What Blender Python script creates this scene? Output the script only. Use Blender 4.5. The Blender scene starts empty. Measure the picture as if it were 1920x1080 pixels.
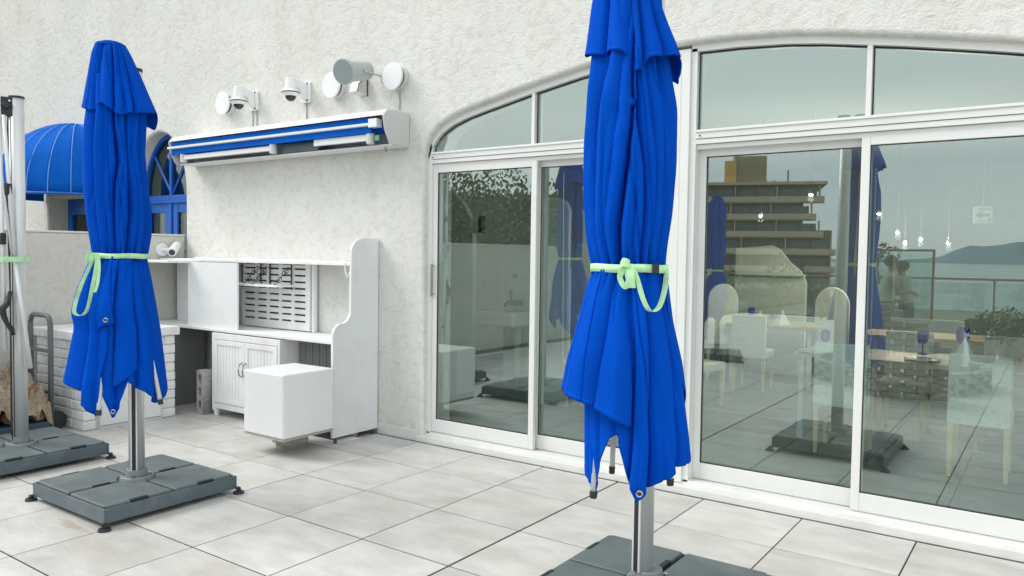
import bpy, bmesh, math, random
from mathutils import Vector, Matrix, noise
random.seed(7)
R = math.radians
PI = math.pi
S = bpy.context.scene
COL = S.collection

# ------------------------------------------------------------ camera
cam_d = bpy.data.cameras.new('camera')
cam = bpy.data.objects.new('camera', cam_d); COL.objects.link(cam)
cr = Vector((0.81699, 0.57649, 0.01369)); cd = Vector((0.03596, -0.02724, -0.99898)); cf = Vector((-0.57553, 0.81665, -0.04299))
m = Matrix.Identity(4)
for i in range(3):
    m[i][0] = cr[i]; m[i][1] = -cd[i]; m[i][2] = -cf[i]
m.translation = Vector((0, 0, 1.5))
cam.matrix_world = m
cam_d.sensor_width = 36.0; cam_d.lens = 27.39
cam_d.clip_start = 0.05; cam_d.clip_end = 60000
S.camera = cam

# ------------------------------------------------------------ world, sun, exposure
SUN_EL, SUN_ROT = R(46), R(240)
W = bpy.data.worlds.new('World'); S.world = W; W.use_nodes = True
nt = W.node_tree; nt.nodes.clear()
def N(t, kind, **kw):
    n = t.nodes.new(kind)
    for k, v in kw.items(): setattr(n, k, v)
    return n
sky = N(nt, 'ShaderNodeTexSky', sky_type='NISHITA', sun_disc=False)
sky.sun_elevation = SUN_EL; sky.sun_rotation = SUN_ROT; sky.air_density = 1.0; sky.dust_density = 3.0
tint = N(nt, 'ShaderNodeMix', data_type='RGBA', blend_type='MULTIPLY'); tint.inputs[0].default_value = 1
tint.inputs[6].default_value = (8.0, 8.45, 8.6, 1); tint.inputs[7].default_value = (1, 1, 1, 1)
cl = N(nt, 'ShaderNodeTexCoord')
mp = N(nt, 'ShaderNodeMapping'); mp.inputs['Scale'].default_value = (1.2, 1.2, 4.0)
nz = N(nt, 'ShaderNodeTexNoise'); nz.inputs['Scale'].default_value = 1.6; nz.inputs['Detail'].default_value = 6; nz.inputs['Roughness'].default_value = .5
rp = N(nt, 'ShaderNodeValToRGB')
rp.color_ramp.elements[0].position = .32; rp.color_ramp.elements[0].color = (.80, .84, .88, 1)
rp.color_ramp.elements[1].position = .68; rp.color_ramp.elements[1].color = (1.14, 1.08, 1.04, 1)
mc = N(nt, 'ShaderNodeMix', data_type='RGBA', blend_type='MULTIPLY'); mc.inputs[0].default_value = 1
fin = N(nt, 'ShaderNodeMix', data_type='RGBA'); fin.inputs[0].default_value = .86   # a nearly closed cloud deck in front of the clear sky
bg = N(nt, 'ShaderNodeBackground'); bg.inputs['Strength'].default_value = 0.116
out = N(nt, 'ShaderNodeOutputWorld')
L = nt.links.new
L(cl.outputs['Generated'], mp.inputs[0]); L(mp.outputs[0], nz.inputs['Vector']); L(nz.outputs['Fac'], rp.inputs[0])
L(tint.outputs[2], mc.inputs[6]); L(rp.outputs[0], mc.inputs[7])
L(sky.outputs[0], fin.inputs[6]); L(mc.outputs[2], fin.inputs[7])
L(fin.outputs[2], bg.inputs[0]); L(bg.outputs[0], out.inputs[0])
sd = bpy.data.lights.new('sun', 'SUN'); sd.energy = 1.4; sd.angle = R(28); sd.color = (1, .975, .94)
sun = bpy.data.objects.new('sun', sd); COL.objects.link(sun)
# the sun stands behind the camera, over the sea side of the terrace
sdir = Vector((math.sin(SUN_ROT) * math.cos(SUN_EL), math.cos(SUN_ROT) * math.cos(SUN_EL), math.sin(SUN_EL)))
sun.rotation_euler = sdir.to_track_quat('Z', 'Y').to_euler(); sun.location = sdir * 30
vs = S.view_settings
vs.view_transform = 'Standard'; vs.look = 'None'; vs.gamma = 1; vs.use_curve_mapping = False
vs.exposure = 0.66
S.cycles.max_bounces = 10; S.cycles.transparent_max_bounces = 16; S.cycles.glossy_bounces = 5
S.cycles.diffuse_bounces = 5
S.cycles.caustics_reflective = False; S.cycles.caustics_refractive = False
S.cycles.sample_clamp_indirect = 6

# ------------------------------------------------------------ materials
def mat(name, col, rough=.6, metal=0., var=0., vscale=6., bump=0., bscale=40., bdist=.004, stretch=None, spec=.5, rnd=0., col2=None, emit=None, sheen=0., detail=5., dirt=None):
    mt = bpy.data.materials.new(name); mt.use_nodes = True
    t = mt.node_tree; b = t.nodes['Principled BSDF']
    b.inputs['Base Color'].default_value = (*col, 1); b.inputs['Roughness'].default_value = rough
    b.inputs['Metallic'].default_value = metal; b.inputs['Specular IOR Level'].default_value = spec
    if sheen: b.inputs['Sheen Weight'].default_value = sheen; b.inputs['Sheen Roughness'].default_value = .4
    if emit: b.inputs['Emission Color'].default_value = (*emit[0], 1); b.inputs['Emission Strength'].default_value = emit[1]
    tc = N(t, 'ShaderNodeTexCoord'); src = tc.outputs['Object']
    if stretch:
        mpn = N(t, 'ShaderNodeMapping'); mpn.inputs['Scale'].default_value = stretch
        t.links.new(src, mpn.inputs[0]); src = mpn.outputs[0]
    if rnd:   # every individual gets its own patch of the pattern
        oi = N(t, 'ShaderNodeObjectInfo'); ad = N(t, 'ShaderNodeVectorMath', operation='MULTIPLY_ADD')
        ad.inputs[0].default_value = (1, 1, 1)
        sc = N(t, 'ShaderNodeVectorMath', operation='SCALE'); sc.inputs[0].default_value = (37, 53, 71)
        t.links.new(oi.outputs['Random'], sc.inputs['Scale'])
        ad2 = N(t, 'ShaderNodeVectorMath', operation='ADD'); t.links.new(src, ad2.inputs[0]); t.links.new(sc.outputs[0], ad2.inputs[1]); src = ad2.outputs[0]
    cur = None
    if var:
        n1 = N(t, 'ShaderNodeTexNoise'); n1.inputs['Scale'].default_value = vscale; n1.inputs['Detail'].default_value = detail
        n1.inputs['Roughness'].default_value = .6
        t.links.new(src, n1.inputs['Vector'])
        r = N(t, 'ShaderNodeValToRGB'); r.color_ramp.elements[0].position = .3; r.color_ramp.elements[1].position = .7
        c2 = col2 or tuple(min(1, c * (1 + var)) for c in col)
        r.color_ramp.elements[0].color = (*[c * (1 - var) for c in col], 1); r.color_ramp.elements[1].color = (*c2, 1)
        t.links.new(n1.outputs['Fac'], r.inputs[0]); cur = r.outputs[0]
        if dirt:
            n3 = N(t, 'ShaderNodeTexNoise'); n3.inputs['Scale'].default_value = dirt[1]; n3.inputs['Detail'].default_value = 8
            t.links.new(src, n3.inputs['Vector'])
            r3 = N(t, 'ShaderNodeValToRGB'); r3.color_ramp.elements[0].position = .5; r3.color_ramp.elements[1].position = .78
            r3.color_ramp.elements[0].color = (0, 0, 0, 1); r3.color_ramp.elements[1].color = (dirt[2],) * 3 + (1,)
            mx = N(t, 'ShaderNodeMix', data_type='RGBA'); mx.inputs[7].default_value = (*dirt[0], 1)
            t.links.new(n3.outputs['Fac'], r3.inputs[0]); t.links.new(r3.outputs[0], mx.inputs[0]); t.links.new(cur, mx.inputs[6]); cur = mx.outputs[2]
        if rnd:
            hv = N(t, 'ShaderNodeHueSaturation'); ma = N(t, 'ShaderNodeMath', operation='MULTIPLY_ADD')
            ma.inputs[1].default_value = rnd; ma.inputs[2].default_value = 1 - rnd / 2
            t.links.new(oi.outputs['Random'], ma.inputs[0]); t.links.new(ma.outputs[0], hv.inputs['Value'])
            t.links.new(cur, hv.inputs['Color']); cur = hv.outputs[0]
        t.links.new(cur, b.inputs['Base Color'])
    if bump:
        n2 = N(t, 'ShaderNodeTexNoise'); n2.inputs['Scale'].default_value = bscale; n2.inputs['Detail'].default_value = 6
        t.links.new(src, n2.inputs['Vector'])
        bp = N(t, 'ShaderNodeBump'); bp.inputs['Strength'].default_value = bump; bp.inputs['Distance'].default_value = bdist
        t.links.new(n2.outputs['Fac'], bp.inputs['Height']); t.links.new(bp.outputs[0], b.inputs['Normal'])
    return mt

def plaster(name, col, col2, amt=1.):
    mt = bpy.data.materials.new(name); mt.use_nodes = True
    t = mt.node_tree; b = t.nodes['Principled BSDF']; b.inputs['Roughness'].default_value = .9; b.inputs['Specular IOR Level'].default_value = .2
    tc = N(t, 'ShaderNodeTexCoord')
    # trowelled drag marks: a noise warped by a broader one, cut into flakes
    w = N(t, 'ShaderNodeTexNoise'); w.inputs['Scale'].default_value = 5; w.inputs['Detail'].default_value = 3
    ad = N(t, 'ShaderNodeVectorMath', operation='MULTIPLY_ADD'); ad.inputs[1].default_value = (.25, .15, .25)
    t.links.new(tc.outputs['Object'], w.inputs['Vector']); t.links.new(w.outputs['Color'], ad.inputs[0]); t.links.new(tc.outputs['Object'], ad.inputs[2])
    f = N(t, 'ShaderNodeTexNoise'); f.inputs['Scale'].default_value = 15; f.inputs['Detail'].default_value = 7; f.inputs['Roughness'].default_value = .62
    t.links.new(ad.outputs[0], f.inputs['Vector'])
    rr = N(t, 'ShaderNodeValToRGB'); rr.color_ramp.elements[0].position = .40; rr.color_ramp.elements[1].position = .56
    t.links.new(f.outputs['Fac'], rr.inputs[0])
    g = N(t, 'ShaderNodeTexNoise'); g.inputs['Scale'].default_value = 75; g.inputs['Detail'].default_value = 4
    t.links.new(tc.outputs['Object'], g.inputs['Vector'])
    b1 = N(t, 'ShaderNodeBump'); b1.inputs['Strength'].default_value = .34 * amt; b1.inputs['Distance'].default_value = .008
    b2 = N(t, 'ShaderNodeBump'); b2.inputs['Strength'].default_value = .8 * amt; b2.inputs['Distance'].default_value = .006
    t.links.new(rr.outputs[0], b1.inputs['Height']); t.links.new(g.outputs['Fac'], b2.inputs['Height']); t.links.new(b1.outputs[0], b2.inputs['Normal'])
    t.links.new(b2.outputs[0], b.inputs['Normal'])
    v = N(t, 'ShaderNodeTexNoise'); v.inputs['Scale'].default_value = 1.3; v.inputs['Detail'].default_value = 8; v.inputs['Roughness'].default_value = .65
    t.links.new(tc.outputs['Object'], v.inputs['Vector'])
    r = N(t, 'ShaderNodeValToRGB'); r.color_ramp.elements[0].position = .3; r.color_ramp.elements[1].position = .7
    r.color_ramp.elements[0].color = (*col, 1); r.color_ramp.elements[1].color = (*col2, 1)
    t.links.new(v.outputs['Fac'], r.inputs[0])
    mx = N(t, 'ShaderNodeMix', data_type='RGBA', blend_type='MULTIPLY'); mx.inputs[0].default_value = .35
    r2 = N(t, 'ShaderNodeValToRGB'); r2.color_ramp.elements[0].position = .36; r2.color_ramp.elements[0].color = (.72, .70, .64, 1); r2.color_ramp.elements[1].position = .5; r2.color_ramp.elements[1].color = (1, 1, 1, 1)
    t.links.new(f.outputs['Fac'], r2.inputs[0])
    # faint run-down streaks
    ms = N(t, 'ShaderNodeMapping'); ms.inputs['Scale'].default_value = (2.6, 2.6, .3); sn = N(t, 'ShaderNodeTexNoise'); sn.inputs['Scale'].default_value = 1.5; sn.inputs['Detail'].default_value = 6
    sr = N(t, 'ShaderNodeValToRGB'); sr.color_ramp.elements[0].position = .36; sr.color_ramp.elements[0].color = (.84, .82, .77, 1); sr.color_ramp.elements[1].position = .52; sr.color_ramp.elements[1].color = (1, 1, 1, 1)
    sm = N(t, 'ShaderNodeMix', data_type='RGBA', blend_type='MULTIPLY'); sm.inputs[0].default_value = .22
    t.links.new(tc.outputs['Object'], ms.inputs[0]); t.links.new(ms.outputs[0], sn.inputs['Vector']); t.links.new(sn.outputs['Fac'], sr.inputs[0])
    t.links.new(r.outputs[0], mx.inputs[6]); t.links.new(r2.outputs[0], mx.inputs[7]); t.links.new(mx.outputs[2], sm.inputs[6]); t.links.new(sr.outputs[0], sm.inputs[7]); t.links.new(sm.outputs[2], b.inputs['Base Color'])
    return mt

def glass(name, trans, r0):
    mt = bpy.data.materials.new(name); mt.use_nodes = True
    t = mt.node_tree; t.nodes.clear()
    o = N(t, 'ShaderNodeOutputMaterial'); mx = N(t, 'ShaderNodeMixShader')
    tr = N(t, 'ShaderNodeBsdfTransparent'); tr.inputs[0].default_value = (*trans, 1)
    gl = N(t, 'ShaderNodeBsdfGlossy'); gl.inputs['Roughness'].default_value = 0; gl.inputs[0].default_value = (.90, 1, .985, 1)
    lw = N(t, 'ShaderNodeLayerWeight'); lw.inputs['Blend'].default_value = .5
    pw = N(t, 'ShaderNodeMath', operation='POWER'); pw.inputs[1].default_value = 4
    ma = N(t, 'ShaderNodeMath', operation='MULTIPLY_ADD'); ma.inputs[1].default_value = 1 - r0; ma.inputs[2].default_value = r0
    t.links.new(lw.outputs['Facing'], pw.inputs[0]); t.links.new(pw.outputs[0], ma.inputs[0]); t.links.new(ma.outputs[0], mx.inputs[0])
    t.links.new(tr.outputs[0], mx.inputs[1]); t.links.new(gl.outputs[0], mx.inputs[2]); t.links.new(mx.outputs[0], o.inputs[0])
    return mt

M = dict(
 plaster=plaster('cream stucco', (.66, .658, .62), (.745, .745, .705)),
 plaster2=plaster('smooth stucco', (.54, .53, .49), (.64, .63, .585), .5),
 tile=mat('porcelain tile', (.53, .522, .495), .45, var=.15, vscale=3.4, bump=.6, bscale=16, bdist=.004, stretch=(1, 1.9, 1), rnd=.15, detail=10, dirt=((.36, .31, .23), 1.6, .38)),
 grout=mat('dark open joint', (.03, .028, .024), .9),
 frame=mat('white aluminium', (.76, .77, .74), .35, var=.03, vscale=3, dirt=((.48, .46, .40), 6, .16)),
 sill=mat('white stone sill', (.68, .68, .655), .5, var=.06, vscale=5, dirt=((.4, .37, .3), 4, .25)),
 rubber=mat('black rubber', (.02, .022, .025), .5),
 track=mat('grey track', (.32, .33, .33), .4, metal=.6),
 glass=glass('window glass', (.915, .985, .965), .17),
 glass2=glass('dark door glass', (.45, .55, .52), .08),
 cloth=mat('blue awning cloth', (.0004, .066, .46), .85, var=.10, vscale=2.5, spec=.04, bump=.25, bscale=900, bdist=.0004),
 cloth2=mat('faded blue awning cloth', (.004, .10, .47), .8, var=.12, vscale=4, spec=.06),
 bluepaint=mat('blue gloss paint', (.003, .10, .46), .35, var=.08),
 piping=mat('pale blue seam', (.12, .32, .70), .7),
 green=mat('pale green webbing', (.50, .80, .44), .7, var=.22, vscale=14, bump=.6, bscale=260, bdist=.0015),
 alu=mat('satin aluminium', (.70, .72, .72), .36, metal=.35, var=.04, vscale=3, stretch=(1, 1, .2)),
 rib=mat('white rib tube', (.72, .74, .74), .35, metal=.2),
 slate=mat('slate grey powder coat', (.085, .115, .132), .45, var=.12, vscale=5, dirt=((.25, .27, .28), 6, .35)),
 slab=mat('grey plastic slab', (.10, .125, .13), .62, var=.14, vscale=4, bump=.2, bscale=150, bdist=.001, rnd=.06, dirt=((.24, .25, .24), 5, .4)),
 slot=mat('dark slot', (.01, .02, .026), .6),
 flange=mat('cast grey flange', (.24, .27, .28), .5, metal=.3),
 white=mat('white laminate', (.77, .79, .79), .4, var=.025, vscale=3, dirt=((.5, .5, .46), 7, .18)),
 whitewood=mat('white painted wood', (.82, .825, .815), .5, var=.05, vscale=8, bump=.2, bscale=30, bdist=.001, stretch=(1, 1, .15), dirt=((.45, .43, .38), 5, .3)),
 whiteplastic=mat('white plastic', (.80, .81, .80), .3),
 acrylic=mat('milky acrylic', (.80, .81, .80), .35, var=.015, vscale=2),
 beige=mat('beige plinth', (.42, .40, .36), .7),
 greyboard=mat('grey board', (.17, .18, .18), .7, var=.1, vscale=5, stretch=(4, 1, .3)),
 brick=mat('white painted brick', (.78, .785, .78), .6, var=.05, vscale=14, bump=.6, bscale=22, bdist=.006, rnd=.08, dirt=((.45, .42, .36), 6, .3)),
 mortar=mat('white mortar', (.56, .56, .55), .9, bump=.4, bscale=40),
 concrete=mat('concrete block', (.36, .35, .33), .95, var=.2, vscale=30, bump=.8, bscale=60, bdist=.004),
 steel=mat('grey painted steel', (.13, .15, .155), .5, var=.1, vscale=8),
 iron=mat('black wrought iron', (.012, .013, .015), .5),
 camgrey=mat('pale grey plastic', (.60, .61, .60), .4),
 smoke=mat('smoked dome', (.03, .032, .035), .08),
 horn=mat('grey horn speaker', (.42, .46, .45), .45),
 hornface=mat('grey horn face', (.29, .34, .35), .35),
 darkline=mat('dark grey trim', (.05, .06, .065), .5),
 paper=mat('crumpled kraft paper', (.33, .26, .185), .7, var=.3, vscale=9, bump=1, bscale=22, bdist=.03),
 log=mat('split firewood', (.26, .15, .085), .85, var=.35, vscale=8, stretch=(6, 1, 6)),
 tarp=mat('blue grey tarp', (.03, .07, .10), .6),
 chrome=mat('steel handle', (.5, .5, .5), .2, metal=1),
 infloor=mat('interior floor tile', (.15, .16, .155), .5, var=.1, vscale=2, rnd=.1),
 inwall=mat('interior wall', (.50, .53, .50), .8, var=.04),
 inwhite=mat('interior white panel', (.70, .74, .70), .5, var=.04),
 inceil=mat('interior ceiling', (.72, .74, .72), .9),
 fabric=mat('light grey upholstery', (.86, .86, .80), .85, var=.1, vscale=40, bump=.2, bscale=200),
 wood=mat('pale beech wood', (.80, .62, .34), .45, var=.12, vscale=6, stretch=(4, 4, .6)),
 tablewood=mat('tabletop wood', (.50, .41, .28), .45, var=.15, vscale=5, stretch=(.6, 5, 5)),
 napkin=mat('white napkin', (.85, .86, .86), .8),
 blueglass=mat('cobalt glass', (.005, .02, .45), .08, spec=.8),
 plate=mat('white plate', (.8, .8, .78), .2),
 bulb=mat('lit bulb', (1, .95, .8), .3, emit=((1, .88, .68), 9)),
 leaf=mat('leaves', (.06, .10, .045), .6, var=.45, vscale=1.4, rnd=.2),
 trunk=mat('bark', (.10, .075, .05), .9),
 hotelwall=mat('tan concrete', (.60, .48, .38), .9, var=.1, vscale=.3),
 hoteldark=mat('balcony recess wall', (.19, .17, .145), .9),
 hotelglass=mat('hotel window glass', (.05, .09, .10), .15, spec=.8),
 ochre=mat('sunlit tower side', (.75, .45, .16), .9),  # sunlight on the left of the roof tower, put into the colour
 hotelgrey=mat('olive tower render', (.34, .29, .18), .9, var=.1, vscale=.4),
 sea=mat('sea', (.02, .11, .13), .18, bump=.3, bscale=.15, bdist=1.0),
 hill=mat('far hills', (.15, .23, .28), .9, var=.2, vscale=.002),  # distance haze is mixed into this lightened colour
 soil=mat('ground', (.10, .11, .06), .95, var=.3, vscale=.1),
 skin=mat('skin', (.5, .3, .22), .5), shirt=mat('cream shirt', (.55, .5, .42), .8), hair=mat('dark hair', (.02, .015, .012), .6),
 sign=mat('white sign', (.80, .82, .80), .5), signgreen=mat('sign green', (.10, .35, .22), .5),
 rail=mat('brown handrail', (.22, .17, .12), .6), fire=mat('grey brick', (.33, .325, .30), .9, var=.15, vscale=10, bump=.5, bscale=40, rnd=.15),
 stain=mat('rust stain', (.46, .36, .20), .6),
)

# ------------------------------------------------------------ helpers
class Bm:
    """collects shapes in world coordinates"""
    def __init__(s): s.b = bmesh.new()
    def box(s, x0, x1, y0, y1, z0, z1, rot=0, piv=None):
        r = bmesh.ops.create_cube(s.b, size=1)
        for v in r['verts']:
            v.co = Vector(((x0 + x1) / 2 + v.co.x * (x1 - x0), (y0 + y1) / 2 + v.co.y * (y1 - y0), (z0 + z1) / 2 + v.co.z * (z1 - z0)))
        if rot:
            p = piv or Vector(((x0 + x1) / 2, (y0 + y1) / 2, 0)); mm = Matrix.Rotation(rot, 3, 'Z')
            for v in r['verts']: v.co = mm @ (v.co - p) + p
        return s
    def tube(s, p0, p1, r0, r1=None, n=16, cap=True):
        p0, p1 = Vector(p0), Vector(p1); r1 = r0 if r1 is None else r1
        d = p1 - p0; q = d.to_track_quat('Z', 'Y')
        rr = bmesh.ops.create_cone(s.b, cap_ends=cap, segments=n, radius1=r0, radius2=r1, depth=d.length)
        for v in rr['verts']: v.co = q @ v.co + (p0 + p1) / 2
        return s
    def path(s, pts, r, n=8, closed=False):
        pts = [Vector(p) for p in pts]; rings = []
        K = len(pts)
        for i, p in enumerate(pts):
            a = pts[(i - 1) % K] if (closed or i) else p; c = pts[(i + 1) % K] if (closed or i < K - 1) else p
            d = (c - a).normalized(); up = Vector((0, 0, 1)) if abs(d.z) < .9 else Vector((0, 1, 0))
            x = d.cross(up).normalized(); y = x.cross(d).normalized()
            rr = r[i] if isinstance(r, (list, tuple)) else r
            rings.append([s.b.verts.new(p + x * rr * math.cos(t * 2 * PI / n) + y * rr * math.sin(t * 2 * PI / n)) for t in range(n)])
        for i in range(K if closed else K - 1):
            A, B = rings[i], rings[(i + 1) % K]
            for t in range(n): s.b.faces.new((A[t], A[(t + 1) % n], B[(t + 1) % n], B[t]))
        if not closed:
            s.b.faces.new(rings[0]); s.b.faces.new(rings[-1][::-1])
        return s
    def strip(s, pts, wdir, w):
        """flat webbing along pts, width along wdir (vector or list)"""
        prev = None
        for i, p in enumerate(pts):
            d = Vector(wdir[i] if isinstance(wdir, list) else wdir).normalized() * w / 2
            cur = (s.b.verts.new(Vector(p) - d), s.b.verts.new(Vector(p) + d))
            if prev: s.b.faces.new((prev[0], cur[0], cur[1], prev[1]))
            prev = cur
        return s
    def ball(s, c, r, sx=1, sy=1, sz=1, u=16, v=10):
        rr = bmesh.ops.create_uvsphere(s.b, u_segments=u, v_segments=v, radius=r)
        for q in rr['verts']: q.co = Vector((q.co.x * sx, q.co.y * sy, q.co.z * sz)) + Vector(c)
        return s
    def prism(s, pts, axis, a, b):
        """pts: 2D outline; extruded along axis between a and b"""
        def P(u, v, w):
            return {'x': (w, u, v), 'y': (u, w, v), 'z': (u, v, w)}[axis]
        A = [s.b.verts.new(P(u, v, a)) for u, v in pts]; B = [s.b.verts.new(P(u, v, b)) for u, v in pts]
        n = len(pts)
        s.b.faces.new(A); s.b.faces.new(B[::-1])
        for i in range(n): s.b.faces.new((A[i], B[i], B[(i + 1) % n], A[(i + 1) % n]))
        return s
    def lathe(s, prof, c, n=24):
        c = Vector(c); rings = []
        for r, z in prof: rings.append([s.b.verts.new(c + Vector((r * math.cos(t * 2 * PI / n), r * math.sin(t * 2 * PI / n), z))) for t in range(n)])
        for A, B in zip(rings, rings[1:]):
            for t in range(n): s.b.faces.new((A[t], A[(t + 1) % n], B[(t + 1) % n], B[t]))
        return s

ORG = {}
def org(o):
    while o is not None and o.name not in ORG: o = o.parent
    return ORG[o.name] if o is not None else Vector()
def build(name, bm, m_, parent=None, bevel=0, smooth=False, solid=0, seg=2):
    b = bm.b if isinstance(bm, Bm) else bm
    bmesh.ops.recalc_face_normals(b, faces=b.faces)
    off = org(parent) if parent else Vector()
    for v in b.verts: v.co -= off
    me = bpy.data.meshes.new(name); b.to_mesh(me); b.free()
    me.materials.append(M[m_])
    o = bpy.data.objects.new(name, me); COL.objects.link(o)
    if parent: o.parent = parent
    if smooth:
        for p in me.polygons: p.use_smooth = True
    if solid:
        md = o.modifiers.new('t', 'SOLIDIFY'); md.thickness = solid; md.offset = 0
    if bevel:
        md = o.modifiers.new('b', 'BEVEL'); md.width = bevel; md.segments = seg; md.limit_method = 'ANGLE'; md.angle_limit = R(40)
        for p in me.polygons: p.use_smooth = True
        w = o.modifiers.new('w', 'WEIGHTED_NORMAL'); w.keep_sharp = True
    return o
def tag(o, label=None, cat=None, group=None, kind=None):
    if label: o['label'] = label
    if cat: o['category'] = cat
    if group: o['group'] = group
    if kind: o['kind'] = kind
    return o
def thing(name, loc, label, cat, group=None):
    o = bpy.data.objects.new(name, None); COL.objects.link(o); o.location = loc; ORG[o.name] = Vector(loc); o.empty_display_size = .1
    return tag(o, label, cat, group)
def one(name, bm, m_, label, cat, group=None, **kw):
    o = build(name, bm, m_, **kw); tag(o, label, cat, group); return o
def struct(name, bm, m_, **kw):
    o = build(name, bm, m_, **kw); o['kind'] = 'structure'; return o
def kids(o): return [c for c in bpy.data.objects if c.parent == o]
def copy_tree(o, parent=None):
    c = o.copy(); COL.objects.link(c)
    if parent: c.parent = parent
    for ch in kids(o): copy_tree(ch, c)
    return c
def copy_part(o, parent, loc=None, rot=None, scale=None):
    c = o.copy(); COL.objects.link(c); c.parent = parent
    if loc is not None: c.location = loc
    if rot is not None: c.rotation_euler = rot
    if scale is not None: c.scale = scale
    return c
def curve_plate(outlines, depth, bevel=0.):
    """2D outlines (x,z) with holes -> plate mesh, front at y=0 reaching to y=depth"""
    cu = bpy.data.curves.new('c', 'CURVE'); cu.dimensions = '2D'; cu.fill_mode = 'BOTH'
    for pts in outlines:
        sp = cu.splines.new('POLY'); sp.points.add(len(pts) - 1)
        for q, (a, b_) in zip(sp.points, pts): q.co = (a, b_, 0, 1)
        sp.use_cyclic_u = True
    cu.extrude = depth / 2 - bevel; cu.bevel_depth = bevel; cu.bevel_resolution = 4; cu.offset = -bevel
    ob = bpy.data.objects.new('c', cu); COL.objects.link(ob)
    dg = bpy.context.evaluated_depsgraph_get(); me = bpy.data.meshes.new_from_object(ob.evaluated_get(dg))
    b = bmesh.new(); b.from_mesh(me)
    for v in b.verts: x, z, d = v.co; v.co = Vector((x, d + depth / 2, z))
    bpy.data.objects.remove(ob); bpy.data.meshes.remove(me)
    return b

def lerp(tab, x):
    """piecewise linear lookup; tab sorted ascending by key"""
    if x <= tab[0][0]: return tab[0][1]
    for (a, p), (b, q) in zip(tab, tab[1:]):
        if x <= b: return p + (q - p) * (x - a) / (b - a) if b > a else q
    return tab[-1][1]
def smooth_lerp(tab, x):
    h = .03
    return (lerp(tab, x - h) + lerp(tab, x) * 2 + lerp(tab, x + h)) / 4

# ------------------------------------------------------------ terrace floor: single tiles
TX, TY = .5916, .5966
GX, GY = -4.130, 4.042           # a joint crossing
b = Bm(); b.box(-7.39, 5.0, -11, 4.6, -.35, -.004)
terrace = struct('terrace_floor', b, 'grout')
def tile_mesh(w, d, name='tile'):
    bb = Bm(); bb.box(-w / 2, w / 2, -d / 2, d / 2, -.012, 0)
    return bb
tm = tile_mesh(TX - .007, TY - .010)
proto_tile = build('tile', tm, 'tile', parent=terrace, bevel=.0015, seg=1)
first = True; n_t = 0; extra = Bm()
for i in range(-6, 15):
    for j in range(0, 27):
        x = GX + (i + .5) * TX; y = GY + .5966 / 1 - (j + .5) * TY
        x0, x1 = x - TX / 2, x + TX / 2
        gap = .002
        if x0 < -7.39 or x1 > 5: continue
        near = (-7.39 <= x <= 1.5 and y > -5.2 and n_t < 285)
        if near:
            if first: o = proto_tile; first = False
            else: o = copy_part(proto_tile, terrace)
            o.location = (x, y, random.uniform(-.0006, .0006)); o.scale = (1, 1, 1)
            if i == 2: o.scale.x = .988; o.location.x -= .0025       # the wide movement joint
            if j == 0: o.scale.y = (4.598 - (y - TY / 2)) / TY; o.location.y = (4.598 + y - TY / 2) / 2
            n_t += 1
        else:
            extra.box(x0 + gap, x1 - gap, y - TY / 2 + gap, y + TY / 2 - gap, -.012, 0)
e = build('far_tiles', extra, 'tile', parent=terrace); e['kind'] = 'stuff'
# rust stain left by the stand foot
b = Bm()
pts = []
for k in range(22):
    t = k / 21 * 2 * PI; rr = 1 + .25 * math.sin(3 * t + 1) + .15 * math.sin(7 * t)
    pts.append((-4.33 + .22 * rr * math.cos(t) * .8, 2.035 + .03 * rr * math.sin(t)))
vs_ = [b.b.verts.new((x, y, .0012)) for x, y in pts]; b.b.faces.new(vs_)
stain = M['stain']
t = stain.node_tree; bs = t.nodes['Principled BSDF']; tc = N(t, 'ShaderNodeTexCoord'); nn = N(t, 'ShaderNodeTexNoise'); nn.inputs['Scale'].default_value = 5; nn.inputs['Detail'].default_value = 9
rr_ = N(t, 'ShaderNodeValToRGB'); rr_.color_ramp.elements[0].position = .38; rr_.color_ramp.elements[0].color = (0, 0, 0, 1); rr_.color_ramp.elements[1].position = .85; rr_.color_ramp.elements[1].color = (.5, .5, .5, 1)
t.links.new(tc.outputs['Object'], nn.inputs['Vector']); t.links.new(nn.outputs['Fac'], rr_.inputs[0]); t.links.new(rr_.outputs[0], bs.inputs['Alpha'])
build('rust_stain', b, 'stain', parent=terrace)

# ------------------------------------------------------------ building
BLD = thing('restaurant_building', (-3, 4.62, 0), 'cream stucco restaurant building with one wide arched window front and a blue arched door', 'building')
FY = 4.62
ACX = -1.95
ARCH = [(0, 2.823), (.3, 2.815), (.6, 2.792), (.8, 2.765), (.98, 2.733), (1.2, 2.695), (1.45, 2.645), (1.65, 2.605), (1.80, 2.572), (1.93, 2.53), (2.03, 2.48), (2.10, 2.42), (2.145, 2.35), (2.165, 2.27)]
def arch_z(x, inset=0.): return lerp([(a, z) for a, z in ARCH], abs(x - ACX) / (1 - inset / 2.165)) - inset
def arch_outline(inset=0., zb=.0):
    k = 2.165 - inset
    pts = [(ACX - k, zb)]
    for a, z in reversed(ARCH): pts.append((ACX - a * k / 2.165, z - inset))
    for a, z in ARCH[1:]: pts.append((ACX + a * k / 2.165, z - inset))
    pts.append((ACX + k, zb))
    return pts
def blue_outline(x0, x1, zs, zt, zb=0):
    c, r = (x0 + x1) / 2, (x1 - x0) / 2
    return [(x0, zb)] + [(c + r * math.cos(PI - k * PI / 20), zs + (zt - zs) * math.sin(k * PI / 20)) for k in range(21)] + [(x1, zb)]
outer = [(-15, -.4), (-15, 7), (7.5, 7), (7.5, -.4)]
wall = curve_plate([outer, arch_outline(0, .0), blue_outline(-8.36, -7.365, 2.09, 2.74), [(-10.35, 0), (-10.35, 2.12), (-8.9, 2.12), (-8.9, 0)]], .36, .03)
for v in wall.verts: v.co.y += FY
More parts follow.
